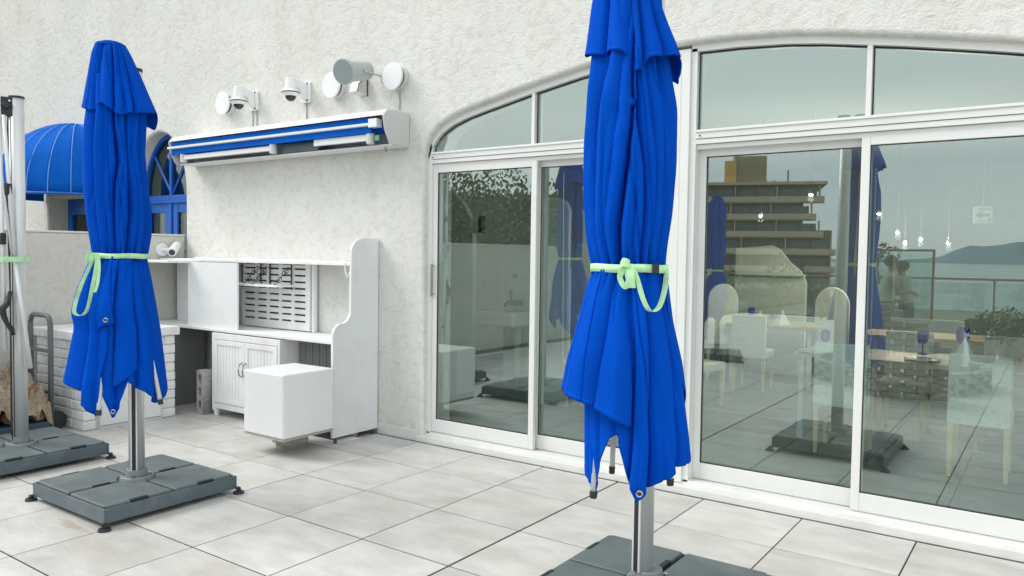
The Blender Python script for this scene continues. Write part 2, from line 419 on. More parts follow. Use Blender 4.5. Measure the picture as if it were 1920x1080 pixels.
wo = build('wall', wall, 'plaster', parent=BLD)
b = Bm(); b.box(-4.596, -4.135, FY - .012, FY + .02, 0, .088)
build('baseboard', b, 'sill', parent=BLD, bevel=.004)
# sill under the whole window front
b = Bm(); b.box(-4.17, .35, 4.600, 4.82, 0.0, .052)
build('sill', b, 'sill', parent=BLD, bevel=.006)
b = Bm(); b.box(-4.12, .22, 4.665, 4.80, .052, .062)
for yy in (4.672, 4.70, 4.728, 4.757): b.box(-4.11, .21, yy, yy + .006, .062, .076)
build('track', b, 'frame', parent=BLD)

def sliding_window(x0, x1, xm, left_outer):
    # arch frame band
    bb = Bm(); n = 44; prev = None
    for k in range(n + 1):
        x = x0 + (x1 - x0) * k / n
        zt = min(arch_z(x), 2.81); zl = arch_z(x) - .042
        ring = [bb.b.verts.new((x, yy, zz)) for yy, zz in ((4.672, zt + .03), (4.672, zl), (4.79, zl), (4.79, zt + .03))]
        if prev:
            for a in range(4): bb.b.faces.new((prev[a], ring[a], ring[(a + 1) % 4], prev[(a + 1) % 4]))
        prev = ring
    W_ = build('arched_window', bb, 'frame', parent=BLD)
    build('jamb', Bm().box(x0, x0 + .04, 4.672, 4.79, .062, arch_z(x0 + .04) - .02 if x0 > -4 else 2.36), 'frame', parent=W_, bevel=.003)
    build('jamb', Bm().box(x1 - .04, x1, 4.672, 4.79, .062, arch_z(x1 - .04, .0) - .02 if x1 < 0 else 2.36), 'frame', parent=W_, bevel=.003)
    # transom rail in three stepped mouldings
    bb = Bm(); bb.box(x0 + .04, x1 - .04, 4.664, 4.79, 2.238, 2.276); bb.box(x0 + .04, x1 - .04, 4.670, 4.79, 2.205, 2.235); bb.box(x0 + .04, x1 - .04, 4.656, 4.68, 2.276, 2.292)
    bb.box(x0 + .04, x1 - .04, 4.690, 4.79, 2.175, 2.203)
    build('transom_rail', bb, 'frame', parent=W_, bevel=.002)
    build('mullion', Bm().box(xm - .014, xm + .014, 4.674, 4.78, 2.292, arch_z(xm) - .042), 'frame', parent=W_, bevel=.002)
    def fan(a, c):
        pts = [(a, 2.292)] + [(a + (c - a) * k / 16, arch_z(a + (c - a) * k / 16) - .040) for k in range(17)] + [(c, 2.292)]
        build('glass_pane', Bm().prism(pts, 'y', 4.712, 4.717), 'glass', parent=W_)
        # black gasket along the bottom and the sides
        g = Bm(); g.box(a, c, 4.706, 4.712, 2.292, 2.297); g.box(a, a + .006, 4.706, 4.712, 2.292, max(2.3, arch_z(a) - .05)); g.box(c - .006, c, 4.706, 4.712, 2.292, max(2.3, arch_z(c) - .05))
        for k in range(24):
            p, q = a + (c - a) * k / 24, a + (c - a) * (k + 1) / 24
            g.prism([(p, arch_z(p) - .052), (q, arch_z(q) - .052), (q, arch_z(q) - .042), (p, arch_z(p) - .042)], 'y', 4.706, 4.712)
        build('gasket', g, 'rubber', parent=W_)
    fan(x0 + .04, xm - .014); fan(xm + .014, x1 - .04)
    def sash(a, c, y, handle=None):
        st = .046; zb, zt = .078, 2.178
        bb = Bm(); bb.box(a, a + st, y, y + .034, zb, zt); bb.box(c - st, c, y, y + .034, zb, zt)
        bb.box(a + st, c - st, y + .001, y + .033, zt - .045, zt); bb.box(a + st, c - st, y + .001, y + .033, zb, zb + .105)
        so = build('sash', bb, 'frame', parent=W_, bevel=.003)
        build('glass_pane', Bm().box(a + st - .004, c - st + .004, y + .014, y + .019, zb + .10, zt - .04), 'glass', parent=W_)
        g = Bm()
        for (p, q, r_, s_) in ((a + st, a + st + .005, zb + .105, zt - .045), (c - st - .005, c - st, zb + .105, zt - .045), (a + st, c - st, zt - .05, zt - .045), (a + st, c - st, zb + .105, zb + .110)):
            g.box(p, q, y + .006, y + .0135, r_, s_)
        build('gasket', g, 'rubber', parent=W_)
        if handle is not None:
            h = Bm(); h.box(handle - .008, handle + .008, y - .04, y - .028, 1.16, 1.42); h.tube((handle, y - .03, 1.18), (handle, y, 1.18), .005, n=8); h.tube((handle, y - .03, 1.40), (handle, y, 1.40), .005, n=8)
            build('door_handle', h, 'chrome', parent=W_, bevel=.003)
    yo, yi = 4.688, 4.742
    if left_outer: sash(x0 + .04, xm + .03, yo, x0 + .062); sash(xm - .016, x1 - .04, yi)
    else: sash(x0 + .04, xm + .016, yi); sash(xm - .03, x1 - .04, yo)
    return W_
sliding_window(-4.118, -2.04, -3.13, True)
sliding_window(-1.94, .21, -.905, False)
b = Bm(); b.box(-2.04, -1.94, 4.655, 4.80, .06, 2.80); b.box(-2.004, -1.998, 4.652, 4.66, .06, 2.8)
build('centre_post', b, 'frame', parent=BLD, bevel=.003)
# little screw dots and a drain slot
for x, z in ((-1.87, 2.255), (-4.06, 2.252)): build('screw', Bm().tube((x, 4.662, z), (x, 4.656, z), .005, n=8), 'rubber', parent=BLD)

# blue arched double door
dr = build('blue_arched_door', Bm().box(-8.36, -7.365, 4.74, 4.80, 2.0, 2.085), 'bluepaint', parent=BLD, bevel=.004)
b = Bm(); n = 24; prev = None; c0, rx, rz = -7.8625, .4975, .65
for k in range(n + 1):
    a = PI * k / n; ring = []
    for yy, s_ in ((4.75, 1.02), (4.75, .93), (4.80, .93), (4.80, 1.02)):
        ring.append(b.b.verts.new((c0 + rx * s_ * math.cos(a), yy, 2.09 + rz * s_ * math.sin(a))))
    if prev:
        for q in range(4): b.b.faces.new((prev[q], ring[q], ring[(q + 1) % 4], prev[(q + 1) % 4]))
    prev = ring
b.box(c0 - .02, c0 + .02, 4.755, 4.80, 2.085, 2.09 + rz * .94)
for sgn in (-1, 1):
    e = Vector((c0 + sgn * rx * .68, 4.775, 2.09 + rz * .68)); b.path([(c0, 4.775, 2.09), e], .016, n=4)
build('muntin', b, 'bluepaint', parent=dr)
b = Bm()
for a0, a1 in ((-8.36, -7.89), (-7.835, -7.365)):
    b.box(a0, a0 + .09, 4.76, 4.80, 0, 2.0); b.box(a1 - .09, a1, 4.76, 4.80, 0, 2.0); b.box(a0 + .09, a1 - .09, 4.761, 4.80, 1.9, 2.0); b.box(a0 + .09, a1 - .09, 4.761, 4.80, 0, .9)
    b.box(a0 + .105, a0 + .112, 4.756, 4.762, 0, 1.99)
b.box(-7.89, -7.835, 4.745, 4.80, 0, 2.0)
build('leaf_frame', b, 'bluepaint', parent=dr, bevel=.003)
b = Bm(); b.prism(blue_outline(-8.35, -7.37, 2.09, 2.73, 0), 'y', 4.782, 4.788)
build('glass_pane', b, 'glass2', parent=dr)
# second blue door below the dome
d2 = build('blue_door', Bm().box(-10.35, -10.25, 4.86, 4.92, 0, 2.12).box(-9.0, -8.9, 4.86, 4.92, 0, 2.12).box(-10.25, -9.0, 4.86, 4.92, 1.92, 2.12).box(-9.66, -9.58, 4.86, 4.92, 0, 1.92).box(-10.25, -9.66, 4.861, 4.92, 0, .9).box(-9.58, -9.0, 4.861, 4.92, 0, .9), 'bluepaint', parent=BLD, bevel=.004)
build('glass_pane', Bm().box(-10.25, -9.0, 4.89, 4.895, .9, 1.92), 'glass2', parent=d2)
# roof and outer shell
b = Bm(); b.box(-15, 7.5, 4.98, 16, 3.4, 3.6); build('roof', b, 'inceil', parent=BLD)

# ------------------------------------------------------------ interior
b = Bm(); b.box(-15, 7.5, 4.83, 16, -.3, .028); infl = struct('interior_floor', b, 'grout')
it = Bm(); it.box(-.296, .296, -.296, .296, 0, .012)
itile = build('tile', it, 'infloor', parent=infl)
k = 0
for i in range(13):
    for j in range(14):
        x = -5.6 + i * .6; y = 5.13 + j * .6
        o = itile if k == 0 else copy_part(itile, infl)
        o.location = (x, y, .028); k += 1
b = Bm()
b.box(-15, 7.5, 16, 16.2, 0, 3.4); b.box(-6.9, -6.8, 4.98, 16, 0, 3.4); b.box(-15, -14.8, 4.98, 16, 0, 3.4)
b.box(-6.8, 2.5, 13.6, 13.7, 0, 3.4)
build('interior_wall', b, 'inwall', parent=BLD)
b = Bm(); b.box(-15, 7.5, 4.98, 16, 2.95, 3.05); build('ceiling', b, 'inceil', parent=BLD)
# white wash corner seen through the left bay
WC = thing('wash_corner_partition', (-5, 6.5, .04), 'white wash corner with rounded partition, sink and black tap, behind the left sliding window', 'partition')
def rounded(x0, x1, z0, z1, r, n=8, both=False):
    pts = [(x0, z0), (x0, z1 if not both else z1 - r)]
    if both: pts += [(x0 + r - r * math.cos(k * PI / 2 / n), z1 - r + r * math.sin(k * PI / 2 / n)) for k in range(n + 1)]
    pts += [(x1 - r + r * math.sin(k * PI / 2 / n), z1 - r + r * math.cos(k * PI / 2 / n)) for k in range(n + 1)] + [(x1, z0)]
    return pts
build('panel', Bm().prism(rounded(-6.4, -5.06, .04, 2.22, .55), 'y', 6.45, 6.52), 'inwhite', parent=WC)
build('low_cabinet', Bm().box(-6.2, -5.05, 6.2, 6.44, .04, .55), 'inwhite', parent=WC, bevel=.005)
build('back_wall', Bm().box(-5.04, -3.9, 7.0, 7.08, .04, 1.60), 'inwhite', parent=WC)
build('shelf_edge', Bm().box(-5.04, -3.9, 6.97, 7.09, 1.60, 1.62), 'inwhite', parent=WC)
build('sink', Bm().box(-5.15, -4.6, 6.55, 7.0, .74, .90), 'plate', parent=WC, bevel=.03)
b = Bm(); b.path([(-4.85, 6.98, .98), (-4.85, 6.82, 1.0), (-4.85, 6.75, .95)], .014); b.tube((-4.85, 6.86, .98), (-4.85, 6.86, 1.12), .01, n=8); b.box(-4.92, -4.78, 6.93, 6.99, .95, 1.0)
build('tap', b, 'iron', parent=WC)
build('knob', Bm().ball((-4.87, 6.97, 1.27), .03), 'iron', parent=WC, smooth=True)
build('sink_pipe', Bm().tube((-4.75, 6.85, .04), (-4.75, 6.85, .74), .04), 'inwhite', parent=WC, smooth=True)
build('hand_dryer', Bm().box(-5.03, -4.98, 6.5, 6.56, 1.72, 1.90), 'iron', parent=WC, bevel=.004)
pn = one('screen_panel', Bm().prism(rounded(-4.15, -3.86, .04, 2.05, .14), 'y', 6.4, 6.45), 'inwhite', 'tall pale screen panel with rounded corner behind the left window beside the blue parasol', 'screen')
cordb = Bm(); cordb.path([(-2.96, 4.83, 2.1), (-2.955, 4.84, 1.2), (-2.95, 4.84, .76), (-2.935, 4.84, .72), (-2.91, 4.84, .72), (-2.895, 4.84, .78), (-2.893, 4.84, 1.4)], .003, n=6)
one('blind_cord', cordb, 'napkin', 'thin white blind cord hanging in a loop behind the left window', 'cord')
bl = Bm()
for q in range(70): bl.box(-.880, -.873, 4.80, 4.806, .62 + q * .02, .634 + q * .02)
one('ball_chain', bl, 'camgrey', 'thin pale ball chain of a blind hanging just right of the window stile', 'blind chain')

def chair(x, y, rz, label, round_back=False, w=.37):
    t_ = thing('dining_chair', (0, 0, 0), label, 'chair', 'dining chairs inside the restaurant'); h = w / 2
    bb = Bm()
    if round_back:
        pts = [(-h, .43), (-h, .95)] + [(-h * math.cos(k * PI / 12), .95 + .20 * math.sin(k * PI / 12)) for k in range(1, 12)] + [(h, .95), (h, .43)]
        bb.prism(pts, 'y', 0, .05)
    else: bb.box(-h, h, 0, .055, .36, .835)
    build('backrest', bb, 'fabric', parent=t_, bevel=.012)
    build('seat', Bm().box(-h, h, .056, .42, .36, .44), 'fabric', parent=t_, bevel=.015)
    for sx in (-1, 1):
        for yy in (.03, .385):
            c_ = Vector((sx * (h - .022), yy, 0)); lb = Bm()
            lb.box(c_.x - .019, c_.x + .019, c_.y - .019, c_.y + .019, 0, .36)
            for v in lb.b.verts:
                if v.co.z < .1: v.co.x = c_.x + (v.co.x - c_.x) * .65; v.co.y = c_.y + (v.co.y - c_.y) * .65
            build('leg', lb, 'wood', parent=t_)
    t_.location = (x, y, .04); t_.rotation_euler = (0, 0, rz)
    return t_
chair(-.415, 5.97, 0, 'pale upholstered dining chair rightmost in the window, white napkin above its back')
chair(-1.31, 6.07, R(2), 'pale upholstered dining chair at the left end of the near table behind the glass')
chair(-2.77, 8.42, R(3), 'dining chair at the rear table with its beech legs clear of the floor')
chair(-2.93, 7.06, R(-14), 'dining chair half hidden behind the white centre post')
chair(-1.06, 7.55, PI, 'dining chair facing out on the far side of the near table, left one')
chair(-.32, 7.62, PI, 'dining chair facing out on the far side of the near table, right one')
chair(-3.25, 8.95, R(40), 'round backed chair at the left edge of the rear tables', True)
chair(-2.05, 9.0, R(-8), 'round backed chair behind the near table in front of the parasol reflection', True)
chair(-.10, 7.0, R(88), 'dining chair at the right end of the near table, cut by the picture edge')

def table(x0, x1, y0, y1, label, z=.735):
    t_ = thing('dining_table', ((x0 + x1) / 2, (y0 + y1) / 2, .04), label, 'table', 'dining tables inside the restaurant')
    build('tabletop', Bm().box(x0, x1, y0, y1, z - .035, z), 'tablewood', parent=t_, bevel=.004)
    for xx in (x0 + .06, x1 - .06):
        for yy in (y0 + .06, y1 - .06):
            build('leg', Bm().box(xx - .02, xx + .02, yy - .02, yy + .02, .04, z - .035), 'inwhite', parent=t_)
table(-1.76, .05, 6.46, 7.22, 'long pale wooden table laid with napkins just behind the right window')
table(-3.2, -2.2, 8.9, 9.7, 'rear wooden table behind the chair with beech legs')
table(-1.7, .2, 8.6, 9.3, 'second wooden table row behind the near laid table')
def napkin(x, y, z, h, w, lab):
    bb = Bm(); a = bb.b.verts.new((x, y, z + h)); q = [bb.b.verts.new((x + dx * w / 2, y + dy * w / 2, z)) for dx, dy in ((-1, -.25), (-.1, -.75), (1, -.2), (.2, .6))]
    for k in range(4): bb.b.faces.new((a, q[k], q[(k + 1) % 4]))
    bb.b.faces.new(q[::-1])
    one('napkin', bb, 'napkin', lab, 'napkin', 'folded napkins on the tables')
napkin(-.565, 6.62, .735, .20, .19, 'white folded napkin standing over the rightmost chair back')
napkin(-1.44, 6.68, .735, .165, .15, 'white folded napkin standing over the left chair back')
napkin(-.33, 7.05, .735, .19, .19, 'white folded napkin at the back right of the near table')
napkin(-2.86, 9.1, .735, .16, .17, 'white folded napkin on the rear table, left one')
napkin(-2.62, 9.15, .735, .18, .20, 'white folded napkin on the rear table, right one')
def goblet(x, y, z, lab, s=1.):
    t_ = thing('goblet', (x, y, z), lab, 'glass', 'blue goblets on the tables')
    build('bowl', Bm().lathe([(.004, .075 * s), (.028 * s, .085 * s), (.038 * s, .11 * s), (.040 * s, .15 * s), (.034 * s, .18 * s), (.031 * s, .18 * s), (.036 * s, .15 * s), (.002, .09 * s)], (x, y, z)), 'blueglass', parent=t_, smooth=True)
    build('stem', Bm().lathe([(.001, .0), (.032 * s, .001), (.03 * s, .006), (.006, .012), (.005, .076 * s), (.001, .078 * s)], (x, y, z)), 'blueglass', parent=t_, smooth=True)
goblet(-1.57, 6.72, .735, 'cobalt blue goblet at the left end of the near table')
goblet(-.90, 7.08, .735, 'cobalt blue goblet near the middle of the near table', 1.1)
goblet(-.62, 7.12, .735, 'cobalt blue goblet standing left of the back napkin', 1.3)
goblet(-2.98, 9.15, .735, 'cobalt blue goblet on the rear table')
def plate_(x, y, lab): one('plate', Bm().lathe([(.001, .0), (.08, .002), (.13, .014), (.128, .018), (.08, .008), (.001, .006)], (x, y, .735)), 'plate', lab, 'plate', 'white plates', smooth=True)
plate_(-.84, 6.62, 'white plate between the two chairs on the near table')
plate_(-1.62, 6.58, 'white plate at the left corner of the near table')
plate_(-.42, 6.66, 'white plate behind the rightmost napkin')
# pendant lamps, lit
for (x, y, z), lab in (((-2.10, 8.2, 2.14), 'lit glass pendant at the right edge of the reflected hotel roof'), ((-2.60, 8.2, 1.94), 'lit glass pendant low in front of the reflected hotel'),
        ((-1.60, 9.0, 1.98), 'lit pendant just right of the window stile'), ((-1.48, 9.4, 1.79), 'lit pendant, second from the stile'), ((-1.45, 9.7, 1.68), 'lit pendant, lowest of the right group'),
        ((-1.29, 9.7, 1.72), 'lit pendant, fourth from the stile'), ((-1.02, 9.7, 1.68), 'lit pendant, farthest right of the group')):
    t_ = thing('pendant_lamp', (x, y, z), lab, 'lamp', 'small lit pendants inside')
    build('bulb', Bm().ball((x, y, z), .014, sz=.8), 'bulb', parent=t_, smooth=True)
    build('lamp_shade', Bm().lathe([(.006, .04), (.014, .036), (.022, .0), (.021, 0), (.013, .034)], (x, y, z)), 'camgrey', parent=t_, smooth=True)
    build('wire', Bm().tube((x, y, z + .05), (x, y, 2.95), .002, n=5), 'track', parent=t_)
    pl = bpy.data.lights.new('pendant_light', 'POINT'); pl.energy = 7; pl.color = (1, .86, .68); pl.shadow_soft_size = .03
    po = bpy.data.objects.new('pendant_light', pl); COL.objects.link(po); po.location = (x, y, z - .04)
# exit direction sign
t_ = thing('arrow_sign', (-.66, 9.2, 1.9), 'small white square sign with a left arrow high inside the right window', 'sign')
build('board', Bm().box(-.755, -.585, 9.2, 9.21, 1.88, 2.05), 'sign', parent=t_, bevel=.004)
b = Bm(); b.prism([(-.735, 1.965), (-.69, 2.0), (-.69, 1.978), (-.61, 1.978), (-.61, 1.952), (-.69, 1.952), (-.69, 1.93)], 'y', 9.195, 9.1995)
b.box(-.625, -.60, 9.195, 9.1995, 1.91, 1.93); b.box(-.72, -.60, 9.195, 9.1995, 2.02, 2.028); b.box(-.72, -.60, 9.195, 9.1995, 1.90, 1.906)
build('arrow', b, 'signgreen', parent=t_)
build('hanger', Bm().tube((-.67, 9.205, 2.05), (-.67, 9.205, 2.95), .004, n=6), 'track', parent=t_)
# interior counter with curved end
b = Bm(); b.prism([(-3.45, .04), (-3.45, 1.62), (-2.98, 1.66), (-2.88, 1.60), (-2.76, 1.45), (-2.62, 1.33), (-2.56, 1.2), (-2.56, .04)], 'y', 9.9, 9.96)
tt = thing('bar_partition', (-3, 9.9, .04), 'white bar partition with a stepped curved end at the back of the dining room', 'partition')
build('panel', b, 'inwhite', parent=tt, bevel=.004)
build('ledge', Bm().box(-3.4, -2.56, 9.8, 9.9, 1.28, 1.30), 'inwhite', parent=tt)

# ------------------------------------------------------------ parapet wall and dome awning
PW = thing('parapet_wall', (-7.45, 0, 0), 'low cream stucco parapet wall running away from the facade on the left', 'wall')
build('wall', Bm().box(-7.55, -7.38, -8, 4.618, -.3, 1.64), 'plaster2', parent=PW, bevel=.01)
build('coping', Bm().box(-7.56, -7.372, -8, 4.617, 1.64, 1.658), 'sill', parent=PW, bevel=.004)
DA = thing('dome_awning', (-9.55, 4.6, 2.09), 'blue half dome awning over the far left blue door', 'awning')
cx, cy, cz, rr = -9.55, 4.60, 2.10, .86
NG = 12
for g in range(NG):
    bb = Bm(); rows = []
    for a in range(7):
        az = -PI * (g + a / 6) / NG
        sag = 1 - .012 * math.sin(PI * a / 6)
        rows.append([bb.b.verts.new((cx + rr * sag * math.cos(az) * math.cos(el), cy + rr * sag * math.sin(az) * math.cos(el), cz + rr * sag * 1.0 * math.sin(el))) for el in [PI / 2 * q / 12 for q in range(13)]] )
    for A, B in zip(rows, rows[1:]):
        for q in range(12): bb.b.faces.new((A[q], B[q], B[q + 1], A[q + 1]))
    build('gore_panel', bb, 'cloth2', parent=DA, smooth=True, solid=.004)
b = Bm()
for g in range(NG + 1):
    az = -PI * g / NG
    b.path([(cx + (rr + .002) * math.cos(az) * math.cos(el), cy + (rr + .002) * math.sin(az) * math.cos(el), cz + (rr + .002) * math.sin(el)) for el in [PI / 2 * q / 12 for q in range(13)]], .005, n=5)
build('seam', b, 'piping', parent=DA)
b = Bm(); b.path([(cx + rr * math.cos(-PI * q / 30), cy + rr * math.sin(-PI * q / 30), cz - .005) for q in range(31)], .016, n=6); build('hoop', b, 'bluepaint', parent=DA)

# ------------------------------------------------------------ retractable awning box
AW = thing('retractable_awning', (-5.8, 4.5, 2.34), 'retracted blue awning in a long white cassette on the stucco wall', 'awning')
AX0, AX1 = -7.19, -4.27
b = Bm(); b.prism([(4.615, 2.612), (4.47, 2.622), (4.38, 2.606), (4.335, 2.57), (4.332, 2.556), (4.345, 2.556), (4.385, 2.594), (4.47, 2.608), (4.615, 2.598)], 'x', AX0 + .012, AX1 - .016)
build('hood', b, 'whiteplastic', parent=AW)
for xx, w in ((AX0, .012), (AX1 - .016, .016)):
    b = Bm(); b.prism([(4.616, 2.335), (4.616, 2.606), (4.46, 2.612), (4.36, 2.594), (4.325, 2.55), (4.345, 2.45), (4.40, 2.345)], 'x', xx, xx + w)
    build('end_cap', b, 'camgrey', parent=AW, bevel=.004)
b = Bm(); b.tube((AX0 + .03, 4.47, 2.50), (AX1 - .03, 4.47, 2.50), .06, n=20); build('fabric_roll', b, 'cloth2', parent=AW, smooth=True)
build('valance', Bm().box(AX0 + .01, AX1 - .16, 4.352, 4.368, 2.43, 2.548), 'cloth2', parent=AW)
b = Bm(); b.prism([(4.352, 2.482), (4.334, 2.486), (4.332, 2.505), (4.352, 2.51)], 'x', AX0 - .03, AX1 - .17); b.box(AX1 - .17, AX1 - .08, 4.33, 4.39, 2.47, 2.535)
build('front_bar', b, 'whiteplastic', parent=AW, bevel=.002)
build('back_rail', Bm().box(AX0 + .02, AX1 - .02, 4.44, 4.615, 2.338, 2.35).box(AX0 + .02, AX1 - .02, 4.60, 4.615, 2.35, 2.55), 'whiteplastic', parent=AW, bevel=.003)
build('arm', Bm().prism([(4.37, 2.375), (4.37, 2.42), (4.41, 2.425), (4.42, 2.38)], 'x', -7.0, -5.68), 'whiteplastic', parent=AW, bevel=.006)
build('arm', Bm().prism([(4.37, 2.375), (4.37, 2.43), (4.41, 2.435), (4.42, 2.38)], 'x', -5.12, -4.47), 'whiteplastic', parent=AW, bevel=.006)
for xx in (-7.02, -5.66, -4.47):
    build('arm_joint', Bm().tube((xx, 4.385, 2.35), (xx, 4.385, 2.435), .032, n=12).tube((xx, 4.385, 2.345), (xx, 4.385, 2.44), .012, n=8), 'camgrey', parent=AW, bevel=.003)
b = Bm(); b.path([(-4.42, 4.5, 2.338), (-4.42, 4.5, 2.31), (-4.405, 4.5, 2.30), (-4.40, 4.5, 2.32), (-4.418, 4.5, 2.33)], .004, n=6); build('crank_eye', b, 'track', parent=AW)
build('label_sticker', Bm().box(-4.40, -4.355, 4.364, 4.368, 2.37, 2.41), 'signgreen', parent=AW)
build('gap_shade', Bm().box(-5.62, -5.14, 4.44, 4.47, 2.355, 2.43), 'slate', parent=AW)  # dark box colours in the shade of the gap between the arms

# ------------------------------------------------------------ wall devices
def disc(x, z, r, lab):
    t_ = thing('round_wall_lamp', (x, FY, z), lab, 'wall lamp', 'round white lamps on the facade')
    build('back_housing', Bm().tube((x, FY, z), (x, FY - .045, z), r * .88, n=32), 'camgrey', parent=t_, bevel=.004)
    build('spacer', Bm().tube((x, FY - .045, z), (x, FY - .075, z), r * .8, n=32), 'darkline', parent=t_)
    build('disc_cover', Bm().tube((x, FY - .075, z), (x, FY - .095, z), r, n=48), 'whiteplastic', parent=t_, bevel=.006)
disc(-6.61, 2.905, .108, 'round white wall lamp, leftmost, left of the first dome camera')
disc(-5.09, 2.905, .108, 'round white wall lamp below the grey horn speaker')
disc(-4.38, 2.895, .108, 'round white wall lamp, rightmost, right of the horn speaker')
def domecam(x, z, lab):
    t_ = thing('dome_camera', (x, FY, z), lab, 'security camera', 'dome cameras on the facade'); y = FY
    build('wall_plate', Bm().box(x - .055, x + .055, y - .03, y, z - .12, z + .06), 'whiteplastic', parent=t_, bevel=.008)
    build('arm', Bm().prism([(y - .03, z + .045), (y - .03, z - .10), (y - .075, z - .06), (y - .11, z - .015), (y - .175, z - .005), (y - .175, z + .05), (y - .11, z + .06)], 'x', x - .03, x + .03), 'whiteplastic', parent=t_, bevel=.008)
    cy_ = y - .185
    build('neck', Bm().tube((x, cy_, z + .065), (x, cy_, z - .03), .042, .05, n=24), 'whiteplastic', parent=t_, bevel=.004)
    build('housing', Bm().lathe([(.0, -.025), (.045, -.028), (.073, -.042), (.079, -.060), (.075, -.073), (.06, -.09), (.0, -.095)], (x, cy_, z), 32), 'whiteplastic', parent=t_, smooth=True)
    build('seal_ring', Bm().lathe([(.0795, -.057), (.0805, -.061), (.079, -.066)], (x, cy_, z), 32), 'darkline', parent=t_)
    build('dome', Bm().ball((x, cy_, z - .09), .046, u=24, v=16), 'smoke', parent=t_, smooth=True)
    for dz in (.045, -.105): build('screw', Bm().tube((x + .03, y - .034, z + dz), (x + .03, y - .03, z + dz), .009, n=8), 'rubber', parent=t_)
domecam(-6.22, 2.93, 'white dome security camera, left of the two on the facade')
domecam(-5.49, 2.93, 'white dome security camera in the middle of the facade devices')
def cable(x, z0, z1, lab, m_='track'): one('cable', Bm().path([(x, FY - .006, z0), (x + .006, FY - .006, (z0 + z1) / 2), (x + .002, FY - .006, z1)], .004, n=6), m_, lab, 'cable')
cable(-6.26, 2.81, 2.62, 'thin grey cable hanging from the left camera, left strand')
cable(-6.20, 2.81, 2.62, 'thin grey cable hanging from the left camera, right strand')
cable(-5.50, 2.81, 2.62, 'thin grey cable hanging from the middle camera')
cable(-4.38, 2.79, 2.62, 'thin grey cable below the rightmost round lamp')
HS = thing('horn_speaker', (-4.86, FY, 3.0), 'grey cylindrical horn speaker on a bracket above the second round lamp', 'speaker')
a0 = Vector((-4.65, 4.52, 2.97)); a1 = Vector((-4.605, 4.23, 2.90)); dv = (a1 - a0).normalized()
b = Bm(); b.tube(a0, a1, .072, .086, n=36); build('body', b, 'horn', parent=HS, bevel=.006)
b = Bm(); b.tube(a1 - dv * .02, a1 + dv * .012, .100, n=44); build('rim', b, 'horn', parent=HS, bevel=.006)
b = Bm(); b.tube(a1 + dv * .012, a1 + dv * .014, .087, n=44); build('grille', b, 'hornface', parent=HS)
b = Bm(); b.path([a0 + dv * .13 + Vector((.086, 0, -.01)), a0 + Vector((.10, .02, -.045)), a0 + Vector((.10, .085, -.05))], .007, n=6); b.box(-4.58, -4.52, FY - .014, FY, 2.88, 2.95); b.tube(a0 + dv * .13 + Vector((.075, 0, -.01)), a0 + dv * .13 + Vector((.095, 0, -.01)), .014, n=12)
build('bracket', b, 'horn', parent=HS)
t_ = thing('cable_hood', (-4.80, FY, 2.86), 'small beige wedge hood with dark edge below the horn speaker', 'cover')
build('hood', Bm().prism([(FY, 2.94), (FY - .03, 2.94), (FY - .10, 2.88), (FY - .12, 2.81), (FY, 2.80)], 'x', -4.84, -4.745), 'camgrey', parent=t_, bevel=.005)
b = Bm(); b.path([(-4.742, FY - .12, 2.81), (-4.742, FY - .10, 2.88), (-4.742, FY - .03, 2.94)], .004, n=5); b.box(-4.745, -4.739, FY - .008, FY, 2.79, 2.95); build('trim', b, 'darkline', parent=t_)
# bullet camera on the parapet
t_ = thing('bullet_camera', (-7.38, 4.33, 1.50), 'small white bullet camera on the parapet above the shelf', 'security camera')
build('mount', Bm().tube((-7.38, 4.36, 1.50), (-7.35, 4.36, 1.50), .065, n=28), 'whiteplastic', parent=t_, bevel=.005)
build('arm', Bm().path([(-7.35, 4.36, 1.50), (-7.30, 4.37, 1.50), (-7.27, 4.38, 1.505)], .018), 'whiteplastic', parent=t_)
build('barrel', Bm().tube((-7.33, 4.50, 1.545), (-7.14, 4.33, 1.475), .042, n=24), 'whiteplastic', parent=t_, bevel=.006)
build('lens', Bm().tube((-7.145, 4.334, 1.477), (-7.136, 4.327, 1.474), .030, n=24), 'smoke', parent=t_)

# ------------------------------------------------------------ shelf and counter unit
CU = thing('shelf_counter', (-5.8, 4.4, 0), 'white serving counter with upper shelf and tall curved end panel against the facade', 'counter')
def arc(c, r, a0, a1, n=6): return [(c[0] + r * math.cos(R(a0 + (a1 - a0) * k / n)), c[1] + r * math.sin(R(a0 + (a1 - a0) * k / n))) for k in range(n + 1)]
prof = [(4.612, .045), (4.612, 1.615)] + arc((4.475, 1.505), .11, 90, 180) + [(4.360, 1.13)] + arc((4.265, 1.03), .095, 0, -75, 5) + arc((4.30, .85), .095, 112, 180, 4) + [(4.205, .045)]
prof = [(4.612 - (4.612 - y_) * 1.2, z_) for y_, z_ in prof]
build('end_panel', Bm().prism(prof, 'x', -4.622, -4.598), 'white', parent=CU, bevel=.002)
for yy in (4.16, 4.57): build('panel_foot', Bm().tube((-4.61, yy, 0), (-4.61, yy, .045), .014, n=12), 'darkline', parent=CU)
b = Bm(); b.box(-7.36, -4.623, 4.34, 4.612, 1.392, 1.418); build('upper_shelf', b, 'whitewood', parent=CU, bevel=.003)
b = Bm(); b.box(-7.365, -6.70, 4.02, 4.355, 1.38, 1.402); build('side_shelf', b, 'whitewood', parent=CU, bevel=.003)
b = Bm(); b.box(-7.36, -4.623, 4.21, 4.612, .765, .792); build('countertop', b, 'whitewood', parent=CU, bevel=.004)
build('divider_panel', Bm().box(-6.74, -6.72, 4.245, 4.60, .792, 1.38), 'white', parent=CU, bevel=.002)
build('front_board', Bm().box(-6.719, -5.985, 4.25, 4.268, .793, 1.39), 'white', parent=CU, bevel=.002)
